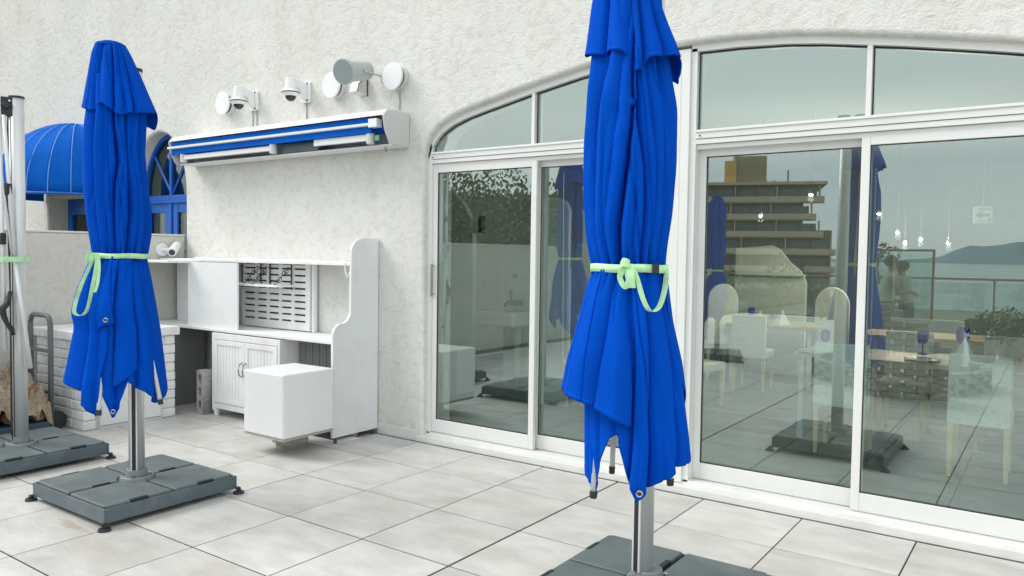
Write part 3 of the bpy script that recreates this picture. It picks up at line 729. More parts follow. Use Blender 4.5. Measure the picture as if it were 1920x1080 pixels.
build('back_board', Bm().box(-7.33, -6.741, 4.50, 4.518, .793, 1.39), 'white', parent=CU, bevel=.002)
build('post', Bm().box(-5.36, -5.33, 4.56, 4.60, .793, 1.39), 'whitewood', parent=CU, bevel=.002)
build('apron_board', Bm().box(-5.33, -4.63, 4.40, 4.42, .0, .764), 'greyboard', parent=CU)
b = Bm()
for q in range(7): b.box(-5.31 + q * .085, -5.31 + q * .085 + .078, 4.388, 4.40, .02, .763)
build('apron_slats', b, 'greyboard', parent=CU, bevel=.002)
build('side_cabinet', Bm().box(-7.33, -6.93, 4.16, 4.55, .0, .764), 'greyboard', parent=CU, bevel=.003)
build('cabinet_rail', Bm().box(-7.28, -6.98, 4.148, 4.16, .62, .70).box(-7.28, -6.98, 4.148, 4.16, .05, .12).box(-7.30, -7.24, 4.146, 4.16, .05, .72).box(-7.0, -6.95, 4.146, 4.16, .05, .72), 'greyboard', parent=CU)
# slatted lattice panel (ten slotted rails)
LP = thing('slat_panel', (-5.83, 4.56, .79), 'white slatted panel with rows of dark slots behind the counter', 'panel')
LX0, LX1 = -6.33, -5.37
b = Bm(); b.box(LX0, LX0 + .035, 4.545, 4.57, .80, 1.388); b.box(LX1 - .055, LX1, 4.545, 4.57, .80, 1.388); build('side_rail', b, 'whitewood', parent=LP, bevel=.002)
sl = None; zz = 1.388
rowz = [.80, .880, .938, .996, 1.054, 1.112, 1.170, 1.228, 1.286, 1.344, 1.388]
for q in range(10):
    z0, z1 = rowz[q], rowz[q + 1]
    so = build('slat', Bm().box(LX0 + .036, LX1 - .056, 4.548, 4.566, z0 + (.0 if q == 0 else .008), z1 - .008), 'whitewood', parent=LP, bevel=.002)
b = Bm()
for q in range(4):
    x = LX0 + .036 + (LX1 - LX0 - .092) * (q + 1) / 5; b.box(x - .018, x + .018, 4.5485, 4.5655, .80, 1.388)
build('batten', b, 'whitewood', parent=LP)
build('backing', Bm().box(LX0 + .03, LX1 - .03, 4.572, 4.578, .80, 1.385), 'darkline', parent=LP)
# scroll bracket shelves
def scroll(cx_, cz_, r0, turns, start, n=20, sgn=1):
    return [(cx_ + r0 * (1 - .75 * k / n) * math.cos(start + sgn * turns * 2 * PI * k / n), cz_ + r0 * (1 - .75 * k / n) * math.sin(start + sgn * turns * 2 * PI * k / n)) for k in range(n + 1)]
def bracket_shelf(x0, x1, lab):
    t_ = thing('scroll_shelf', ((x0 + x1) / 2, 4.5, 1.2), lab, 'shelf', 'little iron bracket shelves')
    build('board', Bm().box(x0, x1, 4.335, 4.52, 1.185, 1.203), 'whitewood', parent=t_, bevel=.002)
    for xx in (x0 + .05, x1 - .05):
        bb = Bm(); bb.path([(xx, 4.535, 1.40), (xx, 4.535, 1.17)], .006, n=6)
        bb.path([(xx, 4.53, 1.345)] + [(xx, y_, z_) for y_, z_ in ((4.50, 1.36), (4.47, 1.345), (4.46, 1.325))] + [(xx, a_, c_) for a_, c_ in scroll(4.485, 1.325, .025, .9, PI)], .0035, n=5)
        bb.path([(xx, a_, c_) for a_, c_ in scroll(4.455, 1.30, .03, 1.3, 0)], .0035, n=5)
        bb.path([(xx, a_, c_) for a_, c_ in scroll(4.405, 1.255, .034, 1.3, PI)], .0035, n=5)
        bb.path([(xx, 4.43, 1.285), (xx, 4.38, 1.225), (xx, 4.35, 1.205)] + [(xx, a_, c_) for a_, c_ in scroll(4.355, 1.19, .018, .9, PI / 2)], .0035, n=5)
        bb.ball((xx, 4.35, 1.185), .009); bb.ball((xx, 4.535, 1.17), .01)
        build('bracket', bb, 'iron', parent=t_)
bracket_shelf(-6.36, -5.98, 'small white shelf on black scroll brackets, left one on the slatted panel')
bracket_shelf(-5.95, -5.55, 'small white shelf on black scroll brackets, right one on the slatted panel')
# light chain lying on the upper shelf
b = Bm(); pts = [(-6.9 + q * .11, 4.42 + .025 * math.sin(q * 1.7), 1.424 + .004 * math.sin(q)) for q in range(20)]
b.path(pts, .004, n=5); b.path([(-4.74, 4.38, 1.424), (-4.70, 4.335, 1.41), (-4.68, 4.325, 1.34), (-4.655, 4.325, 1.30), (-4.64, 4.33, 1.33), (-4.632, 4.36, 1.40)], .006, n=6)
for q in range(1, 19, 3): b.ball(pts[q], .012)
b.ball((-4.63, 4.38, 1.49), .014, sz=2)
one('light_chain', b, 'whiteplastic', 'white cable of a light chain trailing along the upper shelf', 'cable')

# cupboard with two tongue and groove doors
CB = thing('cupboard', (-5.82, 4.37, 0), 'white two door cupboard with grooved panels under the counter', 'cupboard')
x0, x1, yf = -6.29, -5.335, 4.20
build('carcass', Bm().box(x0, x1, yf + .022, 4.56, .07, .755), 'whitewood', parent=CB, bevel=.003)
build('face_frame', Bm().box(x0, x0 + .03, yf, yf + .022, .05, .755).box(x1 - .03, x1, yf, yf + .022, .05, .755).box(x0 + .03, x1 - .03, yf + .001, yf + .022, .07, .12).box(x0 + .03, x1 - .03, yf + .001, yf + .022, .70, .755), 'whitewood', parent=CB, bevel=.002)
xm = (x0 + x1) / 2
for a, c in ((x0 + .034, xm - .003), (xm + .003, x1 - .034)):
    dd = build('door', Bm().box(a, a + .045, yf - .004, yf + .016, .125, .695).box(c - .045, c, yf - .004, yf + .016, .125, .695).box(a + .045, c - .045, yf - .003, yf + .015, .125, .17).box(a + .045, c - .045, yf - .003, yf + .015, .65, .695), 'whitewood', parent=CB, bevel=.002)
    nb = 8; w = (c - a - .09) / nb
    pl0 = None
    for q in range(nb):
        xx = a + .045 + q * w
        o = build('plank', Bm().box(xx + .0015, xx + w - .0015, yf + .004, yf + .012, .17, .65), 'whitewood', parent=dd, bevel=.0025, seg=1)
    hx = c - .025 if c < xm else a + .025
    build('handle', Bm().path([(hx, yf - .004, .52), (hx, yf - .035, .50), (hx, yf - .042, .455), (hx, yf - .035, .41), (hx, yf - .004, .39)], .005, n=8), 'steel', parent=dd)
for xx in (x0 + .03, x1 - .03): build('foot', Bm().tube((xx, yf + .03, 0), (xx, yf + .03, .07), .022, .03, n=14), 'whitewood', parent=CB, bevel=.002)

# concrete block
t_ = thing('concrete_block', (-6.39, 4.25, 0), 'grey hollow concrete block standing on end left of the cupboard', 'block')
bb = Bm(); xa, xb = -6.44, -6.345
bb.box(xa, xb, 4.13, 4.145, 0, .405); bb.box(xa, xb, 4.16, 4.32, 0, .405)
for z0, z1 in ((0, .045), (.125, .165), (.245, .285), (.365, .405)): bb.box(xa, xb, 4.1445, 4.161, z0, z1)
bb2 = Bm(); bb2.box(xa, xb, 4.14, 4.32, 0, .405)
hole = curve_plate([[(xa, 0), (xa, .405), (xb, .405), (xb, 0)]] + [[(xa + .024, z), (xa + .024, z + .055), (xa + .038, z + .068), (xb - .038, z + .068), (xb - .024, z + .055), (xb - .024, z), (xb - .038, z - .012), (xa + .038, z - .012)] for z in (.06, .18, .30)], .10, .003)
for v in hole.verts: v.co.y += 4.14
build('shell', hole, 'concrete', parent=t_)
build('core', Bm().box(xa + .01, xb - .01, 4.19, 4.235, .01, .395), 'darkline', parent=t_)  # dark plug inside the hollow block, gives its holes their shade

# white cube on plinth
CBX = thing('cube_seat', (-4.74, 3.82, 0), 'glossy white cube seat on a small plinth in front of the counter', 'cube')
build('cube', Bm().box(-4.975, -4.515, 3.585, 4.06, .145, .615), 'acrylic', parent=CBX, bevel=.014, seg=3)
build('base_plate', Bm().box(-4.972, -4.518, 3.588, 4.057, .132, .144), 'beige', parent=CBX)
build('plinth', Bm().box(-4.92, -4.72, 3.80, 3.99, 0.03, .131), 'beige', parent=CBX, bevel=.003)
build('plinth_foot', Bm().box(-4.90, -4.74, 3.82, 3.97, 0, .03), 'concrete', parent=CBX)
one('dark_box', Bm().box(-4.98, -4.72, 4.22, 4.50, .0, .075), 'slot', 'dark flat box on the floor beside the tall end panel', 'box', bevel=.004)

# ------------------------------------------------------------ white brick grill block
OV = thing('brick_grill', (-6.9, 3.55, 0), 'white painted brick grill block with a metal door behind the left parasol', 'grill')
ox0, ox1, oy0, oy1 = -7.32, -6.50, 3.16, 3.97
build('core', Bm().box(ox0 + .012, ox1 - .012, oy0 + .012, oy1 - .012, 0, .735), 'mortar', parent=OV)
ch = .735 / 9
brick_cache = {}
def brick(x0, x1, y0, y1, z0, z1):
    key = (round(x1 - x0, 3), round(y1 - y0, 3), round(z1 - z0, 3))
    loc = Vector(((x0 + x1) / 2, (y0 + y1) / 2, (z0 + z1) / 2)) - org(OV)
    j = Vector((random.uniform(-.002, .002), random.uniform(-.002, .002), random.uniform(-.001, .001)))
    if key in brick_cache: o = copy_part(brick_cache[key], OV)
    else:
        bb = Bm(); bb.box(-key[0] / 2, key[0] / 2, -key[1] / 2, key[1] / 2, -key[2] / 2, key[2] / 2)
        me_o = build('brick', bb, 'brick', bevel=.009); me_o.parent = OV; brick_cache[key] = me_o; o = me_o
    o.location = loc + j; o.rotation_euler = (0, random.uniform(-.01, .01), random.uniform(-.012, .012))
g = .006
for c in range(9):
    z0, z1 = c * ch + g / 2, (c + 1) * ch - g / 2
    off = .11 if c % 2 else 0
    # near face (-y)
    xs = [ox0] + [x for x in [ox0 + .21 * q - off + .12 for q in range(6)] if ox0 + .06 < x < ox1 - .16] + [ox1 - (.115 if c % 2 else .20), ox1]
    xs = sorted(set(round(x, 3) for x in xs))
    for a, c_ in zip(xs, xs[1:]): brick(a + g / 2, c_ - g / 2, oy0, oy0 + .10, z0, z1)
    # door face (+x)
    y_in0, y_in1 = oy0 + .10 + g, oy1
    if z1 < .47:
        if c % 2 == 0: pass
        brick(ox1 - .10, ox1, y_in0, 3.285, z0, z1) if 3.285 - y_in0 > .02 else None
        brick(ox1 - .10, ox1, 3.835, oy1, z0, z1)
    else:
        ys = [y_in0] + [y for y in [y_in0 + .2 * q - off for q in range(1, 6)] if y < oy1 - .07] + [oy1]
        ys = [y for y in ys if y >= y_in0]
        for a, c_ in zip(ys, ys[1:]): brick(ox1 - .10, ox1, a + g / 2, c_ - g / 2, z0, z1)
# cap blocks
for a, c_ in ((oy0 - .03, 3.42), (3.42, 3.70), (3.70, oy1 + .03)):
    brick(ox1 - .30, ox1 + .035, a + .003, c_ - .003, .738, .815)
for a, c_ in ((ox0 - .03, -7.20), (-7.20, -7.06), (-7.06, ox1 - .30)):
    brick(a + .003, c_ - .003, oy0 - .03, oy1 + .03, .738, .815)
gd = build('door', Bm().box(ox1 - .02, ox1 + .004, 3.292, 3.828, .025, .452), 'white', parent=OV, bevel=.003)
build('door_frame', Bm().box(ox1 - .02, ox1 + .008, 3.286, 3.292, .0, .458).box(ox1 - .02, ox1 + .008, 3.828, 3.834, .0, .458).box(ox1 - .02, ox1 + .008, 3.292, 3.828, 0, .02), 'camgrey', parent=OV)
build('hinge', Bm().tube((ox1 + .012, 3.292, .12), (ox1 + .012, 3.292, .20), .008, n=10), 'chrome', parent=gd)

# ------------------------------------------------------------ hand truck and firewood
HT = thing('hand_truck', (-6.87, 3.0, 0), 'grey steel hand truck leaning in front of the white brick grill', 'hand truck')
b = Bm(); hx0, hx1, hy = -7.05, -6.70, 3.0
ptsH = [(hx0, hy, .05)] + [(hx0, hy, .86)] + [(hx0 + .08 - .08 * math.cos(q * PI / 12), hy, .87 + .08 * math.sin(q * PI / 12)) for q in range(1, 7)] + [(hx1 - .08 + .08 * math.sin(q * PI / 12), hy, .87 + .08 * math.cos(q * PI / 12)) for q in range(0, 6)] + [(hx1, hy, .86), (hx1, hy, .05)]
b.path(ptsH, .021, n=10); build('frame', b, 'steel', parent=HT, smooth=True)
for z in (.66, .32): build('crossbar', Bm().box(hx0, hx1, hy - .012, hy + .012, z - .014, z + .014), 'steel', parent=HT, bevel=.003)
build('toe_plate', Bm().box(hx0 - .02, hx1 + .02, hy - .25, hy, .02, .03), 'steel', parent=HT)
for xx in (hx0 + .05, hx1 - .05): build('wheel', Bm().tube((xx - .02, hy + .06, .08), (xx + .02, hy + .06, .08), .08, n=20), 'rubber', parent=HT, bevel=.008)
def log(x, y, z, r, l, az, lab):
    d = Vector((math.cos(az), math.sin(az), 0)) * l / 2; c = Vector((x, y, z))
    bb = Bm(); bb.tube(c - d, c + d, r, r * .92, n=7)
    for v in bb.b.verts: v.co += Vector((random.uniform(-1, 1), random.uniform(-1, 1), random.uniform(-1, 1))) * r * .12
    one('firewood_log', bb, 'log', lab, 'log', 'split logs in the pile', bevel=.004)
k = 0
for (z, ys) in ((.07, (2.62, 2.74, 2.86)), (.17, (2.68, 2.80)), (.26, (2.62, 2.84))):
    for y in ys:
        log(-6.93 + random.uniform(-.05, .05), y, z + .1, .058, .52, R(random.uniform(-14, 14)), ['bottom log nearest the terrace in the firewood pile', 'middle log of the bottom firewood row', 'bottom log at the back of the firewood pile', 'front log of the second firewood row', 'back log of the second firewood row', 'topmost front log under the crumpled brown paper', 'topmost back log under the crumpled brown paper'][k]); k += 1
b = Bm(); b.box(-7.25, -6.60, 2.52, 2.95, 0, .11); one('blue_tray', b, 'tarp', 'dark blue tray under the firewood pile at the left edge', 'tray', bevel=.01)
b = Bm(); nx, ny = 60, 46; g_ = []
for i in range(nx + 1):
    row = []
    for j in range(ny + 1):
        u_, v_ = i / nx, j / ny
        x = -7.35 + .76 * u_; y = 2.42 + .56 * v_
        p = Vector((x * 9, y * 12, 0))
        c = noise.voronoi(p, distance_metric='DISTANCE', exponent=2.5)[0]
        z = .35 + .07 * math.sin(PI * u_) * max(0, math.sin(PI * v_)) ** .5 - .22 * (max(0, abs(v_ - .5) - .34) / .16) ** 2 - .20 * max(0, (u_ - .86) / .14) ** 2 + .24 * (c[1] - c[0]) + .05 * noise.noise(p * 2.3)
        row.append(b.b.verts.new((x + .02 * noise.noise(p * 2), y + .02 * noise.noise(p * 2 + Vector((5, 5, 5))), z)))
    g_.append(row)
for i in range(nx):
    for j in range(ny): b.b.faces.new((g_[i][j], g_[i + 1][j], g_[i + 1][j + 1], g_[i][j + 1]))
one('kraft_paper', b, 'paper', 'crumpled brown kraft paper heaped over the firewood at the left edge', 'paper', solid=.002)

# ------------------------------------------------------------ parasols
def stand(T, cx_, cy_):
    """weighted square base with four slabs, feet, flange"""
    h = .41; x0_, x1_, y0_, y1_ = cx_ - h, cx_ + h, cy_ - h, cy_ + h
    fr = Bm(); t0 = .012
    fr.box(x0_, x1_, y0_, y0_ + t0, .03, .108); fr.box(x0_, x1_, y1_ - t0, y1_, .03, .108); fr.box(x0_, x0_ + t0, y0_ + t0, y1_ - t0, .03, .108); fr.box(x1_ - t0, x1_, y0_ + t0, y1_ - t0, .03, .108)
    fr.box(x0_ + .02, x1_ - .02, y0_ + .02, y1_ - .02, .03, .05)
    build('base_frame', fr, 'slate', parent=T, bevel=.003)
    for sx, sy in ((-1, -1), (1, -1), (-1, 1), (1, 1)):
        fx, fy = cx_ + sx * (h + .012), cy_ + sy * (h + .004)
        build('foot', Bm().tube((fx, fy, 0), (fx, fy, .014), .034, .030, n=20).tube((fx, fy, .014), (fx, fy, .03), .014, n=12).box(min(fx, fx - sx * .03), max(fx, fx - sx * .03), fy - .015, fy + .015, .028, .036), 'rubber', parent=T)
        # slab: square with an arc cut for the flange and chamfered top
        g0 = .010; a0_, a1_ = g0, h - .014
        rc = .105
        pts_ = [(a0_ , a1_), (a1_ - .02, a1_), (a1_, a1_ - .02), (a1_, a0_)] + [(rc * math.cos(R(5 + 80 * q / 6)), rc * math.sin(R(5 + 80 * q / 6))) for q in range(7)]
        pts_ = [(cx_ + sx * p, cy_ + sy * q) for p, q in pts_]
        sb = Bm(); sb.prism(pts_, 'z', .055, .122); slb = build('slab', sb, 'slab', parent=T, bevel=.010, seg=3)
        # moulded hand slots in the edges that run along y
        my_ = cy_ + sy * (h * .50)
        for xe in ([cx_ + h - .026] if sx > 0 else [cx_ - .022, cx_ - h + .026]):
            build('hand_slot', Bm().box(xe - .013, xe + .013, my_ - .055, my_ + .055, .10, .1235), 'slot', parent=slb, bevel=.005)
    # raised cross ribs running to the flange
    cb = Bm()
    for a in (45, 135, 225, 315):
        dx, dy = math.cos(R(a)), math.sin(R(a)); cb.path([(cx_ + dx * .09, cy_ + dy * .09, .13), (cx_ + dx * .17, cy_ + dy * .17, .116)], .012, n=6)
    build('flange', Bm().tube((cx_, cy_, .112), (cx_, cy_, .136), .098, .092, n=40).tube((cx_, cy_, .136), (cx_, cy_, .175), .062, .058, n=32), 'flange', parent=T, bevel=.003)
    bo = Bm()
    for a in range(4):
        dx, dy = math.cos(R(45 + 90 * a)) * .078, math.sin(R(45 + 90 * a)) * .078
        build('bolt', Bm().tube((cx_ + dx, cy_ + dy, .136), (cx_ + dx, cy_ + dy, .148), .010, n=6), 'chrome', parent=T)
    
    build('lower_plate', Bm().tube((cx_, cy_, .05), (cx_, cy_, .11), .11, n=32), 'slate', parent=T)

def mast(T, cx_, cy_, top, ang):
    build('mast', Bm().tube((cx_, cy_, .17), (cx_, cy_, top), .045, n=40), 'alu', parent=T, smooth=True)
    d = Vector((math.cos(ang), math.sin(ang), 0)); s_ = Vector((-d.y, d.x, 0)); c_ = Vector((cx_, cy_, 0))
    bb = Bm()
    for off in (-.0155, .0155):
        q = c_ + d * .046 + s_ * off; bb.box(q.x - .004, q.x + .004, q.y - .004, q.y + .004, .17, top, rot=ang)
    build('track_lip', bb, 'alu', parent=T)
    q = c_ + d * .0455; build('track_groove', Bm().box(q.x - .0025, q.x + .0025, q.y - .012, q.y + .012, .17, top, rot=ang), 'rubber', parent=T)
    build('mast_cap', Bm().tube((cx_, cy_, top), (cx_, cy_, top + .02), .047, n=32), 'rubber', parent=T, bevel=.004)

def V3(c, lat, tow, u, v, z): return Vector((c[0] + lat[0] * u + tow[0] * v, c[1] + lat[1] * u + tow[1] * v, z))

def sheet(bmx, frame, Lp, Rp, ztop, hem, ph0, ph1, valleys, scale=1., amp=.2, nphi=150, nz=90, seed=0, gather=None, depth=.86, wts=None):
    """hanging cloth: cross-section between left/right profiles (u by z), hem z by angle, creases at 'valleys'
    valleys: list of tables [(z, phi_deg), ...] ascending z; angles 0 = towards the viewer, +90 = right"""
    c, lat, tow = frame
    Lt = sorted((z, u) for u, z in Lp); Rt = sorted((z, u) for u, z in Rp)
    H = sorted(hem)
    rows = []
    rnd = random.Random(seed)
    for i in range(nphi + 1):
        phi = ph0 + (ph1 - ph0) * i / nphi
        zb = lerp(H, phi)
        if math.cos(R(phi)) > 0: zb += (1.5 - zb) * .17 * math.cos(R(phi)) / math.hypot(c[0], c[1])   # hem of the front panels hangs a little shorter
        col_ = []
        for j in range(nz + 1):
            t_ = j / nz
            z = ztop + (zb - ztop) * t_
            l_, r_ = smooth_lerp(Lt, z), smooth_lerp(Rt, z)
            cu_, w_ = (l_ + r_) / 2, (r_ - l_) / 2
            vv_ = sorted((lerp(tb, z), wts[k_] if wts else 1.) for k_, tb in enumerate(valleys))
            vv_ = [(vv_[-1][0] - 360, vv_[-1][1])] + vv_ + [(vv_[0][0] + 360, vv_[0][1])]
            V = 0
            for li, ((a_, wa_), (b_, wb_)) in enumerate(zip(vv_, vv_[1:])):
                if a_ <= phi <= b_ and b_ - a_ > .5:
                    x = (phi - a_) / (b_ - a_); wd = min(1, (b_ - a_) / 45)
                    # asymmetric lobe: steep on one side like a laid-over pleat
                    k_ = (.55, 1.5, .8, 1.25)[li % 4]
                    xx = x ** k_
                    V = (1 - (4 * xx * (1 - xx)) ** .72) * wd * (wa_ + (wb_ - wa_) * x)
                    V += .30 * wd * (wa_ * math.exp(-((phi - a_) / 3.2) ** 2) + wb_ * math.exp(-((phi - b_) / 3.2) ** 2))   # pinched crease
                    break
            side = abs(math.sin(R(phi))) ** 6
            A = amp * (1 - .55 * side)
            if gather:
                gz, gw = gather
                e = math.exp(-((z - gz) / gw) ** 2)
                V += e * .35 * (1 - abs(math.sin(R(phi) * 13 + 2 * math.sin(R(phi) * 3)))) ** 1.5
            rr_ = scale * (1 - A * V)
            sp_, cp_ = math.sin(R(phi)), math.cos(R(phi))
            nz_ = noise.noise(Vector((sp_ * 2.2 + seed, cp_ * 2.2, z * 1.0))) * .022 + noise.noise(Vector((sp_ * 5 + seed, cp_ * 5, z * 2.4 + sp_ * 2))) * .004
            q_ = abs(noise.noise(Vector((sp_ * 1.9 + seed * 1.7, cp_ * 1.9, z * 1.15 + sp_ * 1.6))))
            nz_ -= max(0, .075 - q_) * .14          # a few irregular sharp creases
            nz_ *= (1 - .5 * side)
            u = cu_ + (w_ * rr_ + nz_) * math.sin(R(phi)); v = (w_ * depth * rr_ + nz_) * math.cos(R(phi))
            col_.append(bmx.verts.new(V3(c, lat, tow, u, v, z)))
        rows.append(col_)
    for A_, B_ in zip(rows, rows[1:]):
        for j in range(nz): bmx.faces.new((A_[j], B_[j], B_[j + 1], A_[j + 1]))
    if ph1 - ph0 < 359 or ztop > 2.6 :
        # doubled, slightly rolled hem 14 mm deep along the free edge
        K = max(1, round(.016 / max(.004, (rows[0][0].co - rows[0][nz].co).length / nz)))
        prev = None
        for col_ in rows:
            a, b_ = col_[nz].co, col_[nz - K].co
            ax = Vector((c[0], c[1], a.z)); o_ = (a - ax); o_.z = 0; o_ = o_.normalized() * .0013
            cur = (bmx.verts.new(a + o_), bmx.verts.new(b_ + o_), bmx.verts.new(b_ + o_ * .3))
            if prev: bmx.faces.new((prev[0], cur[0], cur[1], prev[1])); bmx.faces.new((prev[1], cur[1], cur[2], prev[2]))
            prev = cur

def phi_of(Lp, Rp, u, z):
    Lt = sorted((zz, uu) for uu, zz in Lp); Rt = sorted((zz, uu) for uu, zz in Rp)
    l_, r_ = smooth_lerp(Lt, z), smooth_lerp(Rt, z)
    return math.degrees(math.asin(max(-1, min(1, (u - (l_ + r_) / 2) / ((r_ - l_) / 2)))))
def vtab(Lp, Rp, pts): return sorted((z, phi_of(Lp, Rp, u, z)) for u, z in pts)
def hem_pts(Lp, Rp, pts): return [(p if len(q) == 0 else 0, 0) for p, q in []] + [(phi_of(Lp, Rp, u, z), z) for u, z in pts]

def parasol_frame(c):
    n_ = Vector((c[0], c[1])).normalized()
    return (c, (n_[1], -n_[0]), (-n_[0], -n_[1]))

def cloth_obj(name, bmx, T, m_='cloth'):
    o = build(name, bmx, m_, parent=T, smooth=True, solid=.0025)
    return o

def webbing(T, F, pts, w, wd=(0, 0, 1), name='strap'):
    c, lat, tow = F
    P = [V3(c, lat, tow, *p) for p in pts]
    # resample smoothly
    out_ = []
    for i in range(len(P) - 1):
        p0, p1, p2, p3 = P[max(i - 1, 0)], P[i], P[i + 1], P[min(i + 2, len(P) - 1)]
        for k in range(6):
            t_ = k / 6
            out_.append(.5 * ((2 * p1) + (p2 - p0) * t_ + (2 * p0 - 5 * p1 + 4 * p2 - p3) * t_ ** 2 + (3 * p1 - p0 - 3 * p2 + p3) * t_ ** 3))
    out_.append(P[-1])
    if wd == 'auto':
        dirs = []
        tw = Vector((tow[0], tow[1], 0))
        for i in range(len(out_)):
            d = out_[min(i + 1, len(out_) - 1)] - out_[max(i - 1, 0)]
            q = d.cross(tw + Vector((lat[0], lat[1], 0)) * (.9 * math.sin(i * .16))).normalized(); dirs.append(q if not dirs or q.dot(dirs[-1]) > 0 else -q)
    else: dirs = wd
    b_ = Bm(); b_.strip(out_, dirs, w)
    return build(name, b_, 'green', parent=T, solid=.0009)

def rib(T, F, top, tip, r=.0125):
    c, lat, tow = F
    a, b_ = V3(c, lat, tow, *top), V3(c, lat, tow, *tip); d = (b_ - a).normalized()
    rb = build('rib', Bm().tube(a, b_, r * .9, r, n=12), 'rib', parent=T, smooth=True)
    build('rib_tip', Bm().tube(b_, b_ + d * .028, r * 1.25, r * 1.1, n=12), 'rubber', parent=rb, bevel=.002)
def grommet(T, F, u, v, z):
    c, lat, tow = F; p = V3(c, lat, tow, u, v, z); tw = Vector((tow[0], tow[1], 0))
    ring = []
    x = Vector((lat[0], lat[1], 0))
    ring = [p + x * .010 * math.cos(t_ * PI / 8) + Vector((0, 0, 1)) * .010 * math.sin(t_ * PI / 8) for t_ in range(16)]
    build('grommet', Bm().path(ring, .003, n=6, closed=True), 'chrome', parent=T)
    build('grommet_core', Bm().tube(p - tw * .002, p + tw * .002, .008, n=12), 'rubber', parent=T)

def band(T, F, Lp, Rp, z, w=.03, out_=.006, depth=.86, tilt=0.):
    c, lat, tow = F; l_, r_ = lerp(sorted((zz, uu) for uu, zz in Lp), z), lerp(sorted((zz, uu) for uu, zz in Rp), z)
    cu_, w_ = (l_ + r_) / 2, (r_ - l_) / 2 + out_
    b_ = Bm(); n = 72; prev = None; first_ = None
    for k in range(n + 1):
        a = 2 * PI * k / n
        u, v = cu_ + w_ * math.sin(a), (w_ - out_ * .0) * depth * math.cos(a)
        zz = z + tilt * math.sin(a) + .0015 * math.sin(5 * a)
        cur = (b_.b.verts.new(V3(c, lat, tow, u, v, zz - w / 2)), b_.b.verts.new(V3(c, lat, tow, u, v, zz + w / 2)))
        if prev: b_.b.faces.new((prev[0], cur[0], cur[1], prev[1]))
        prev = cur
    build('strap', b_, 'green', parent=T, solid=.002, smooth=True)
    return cu_, w_

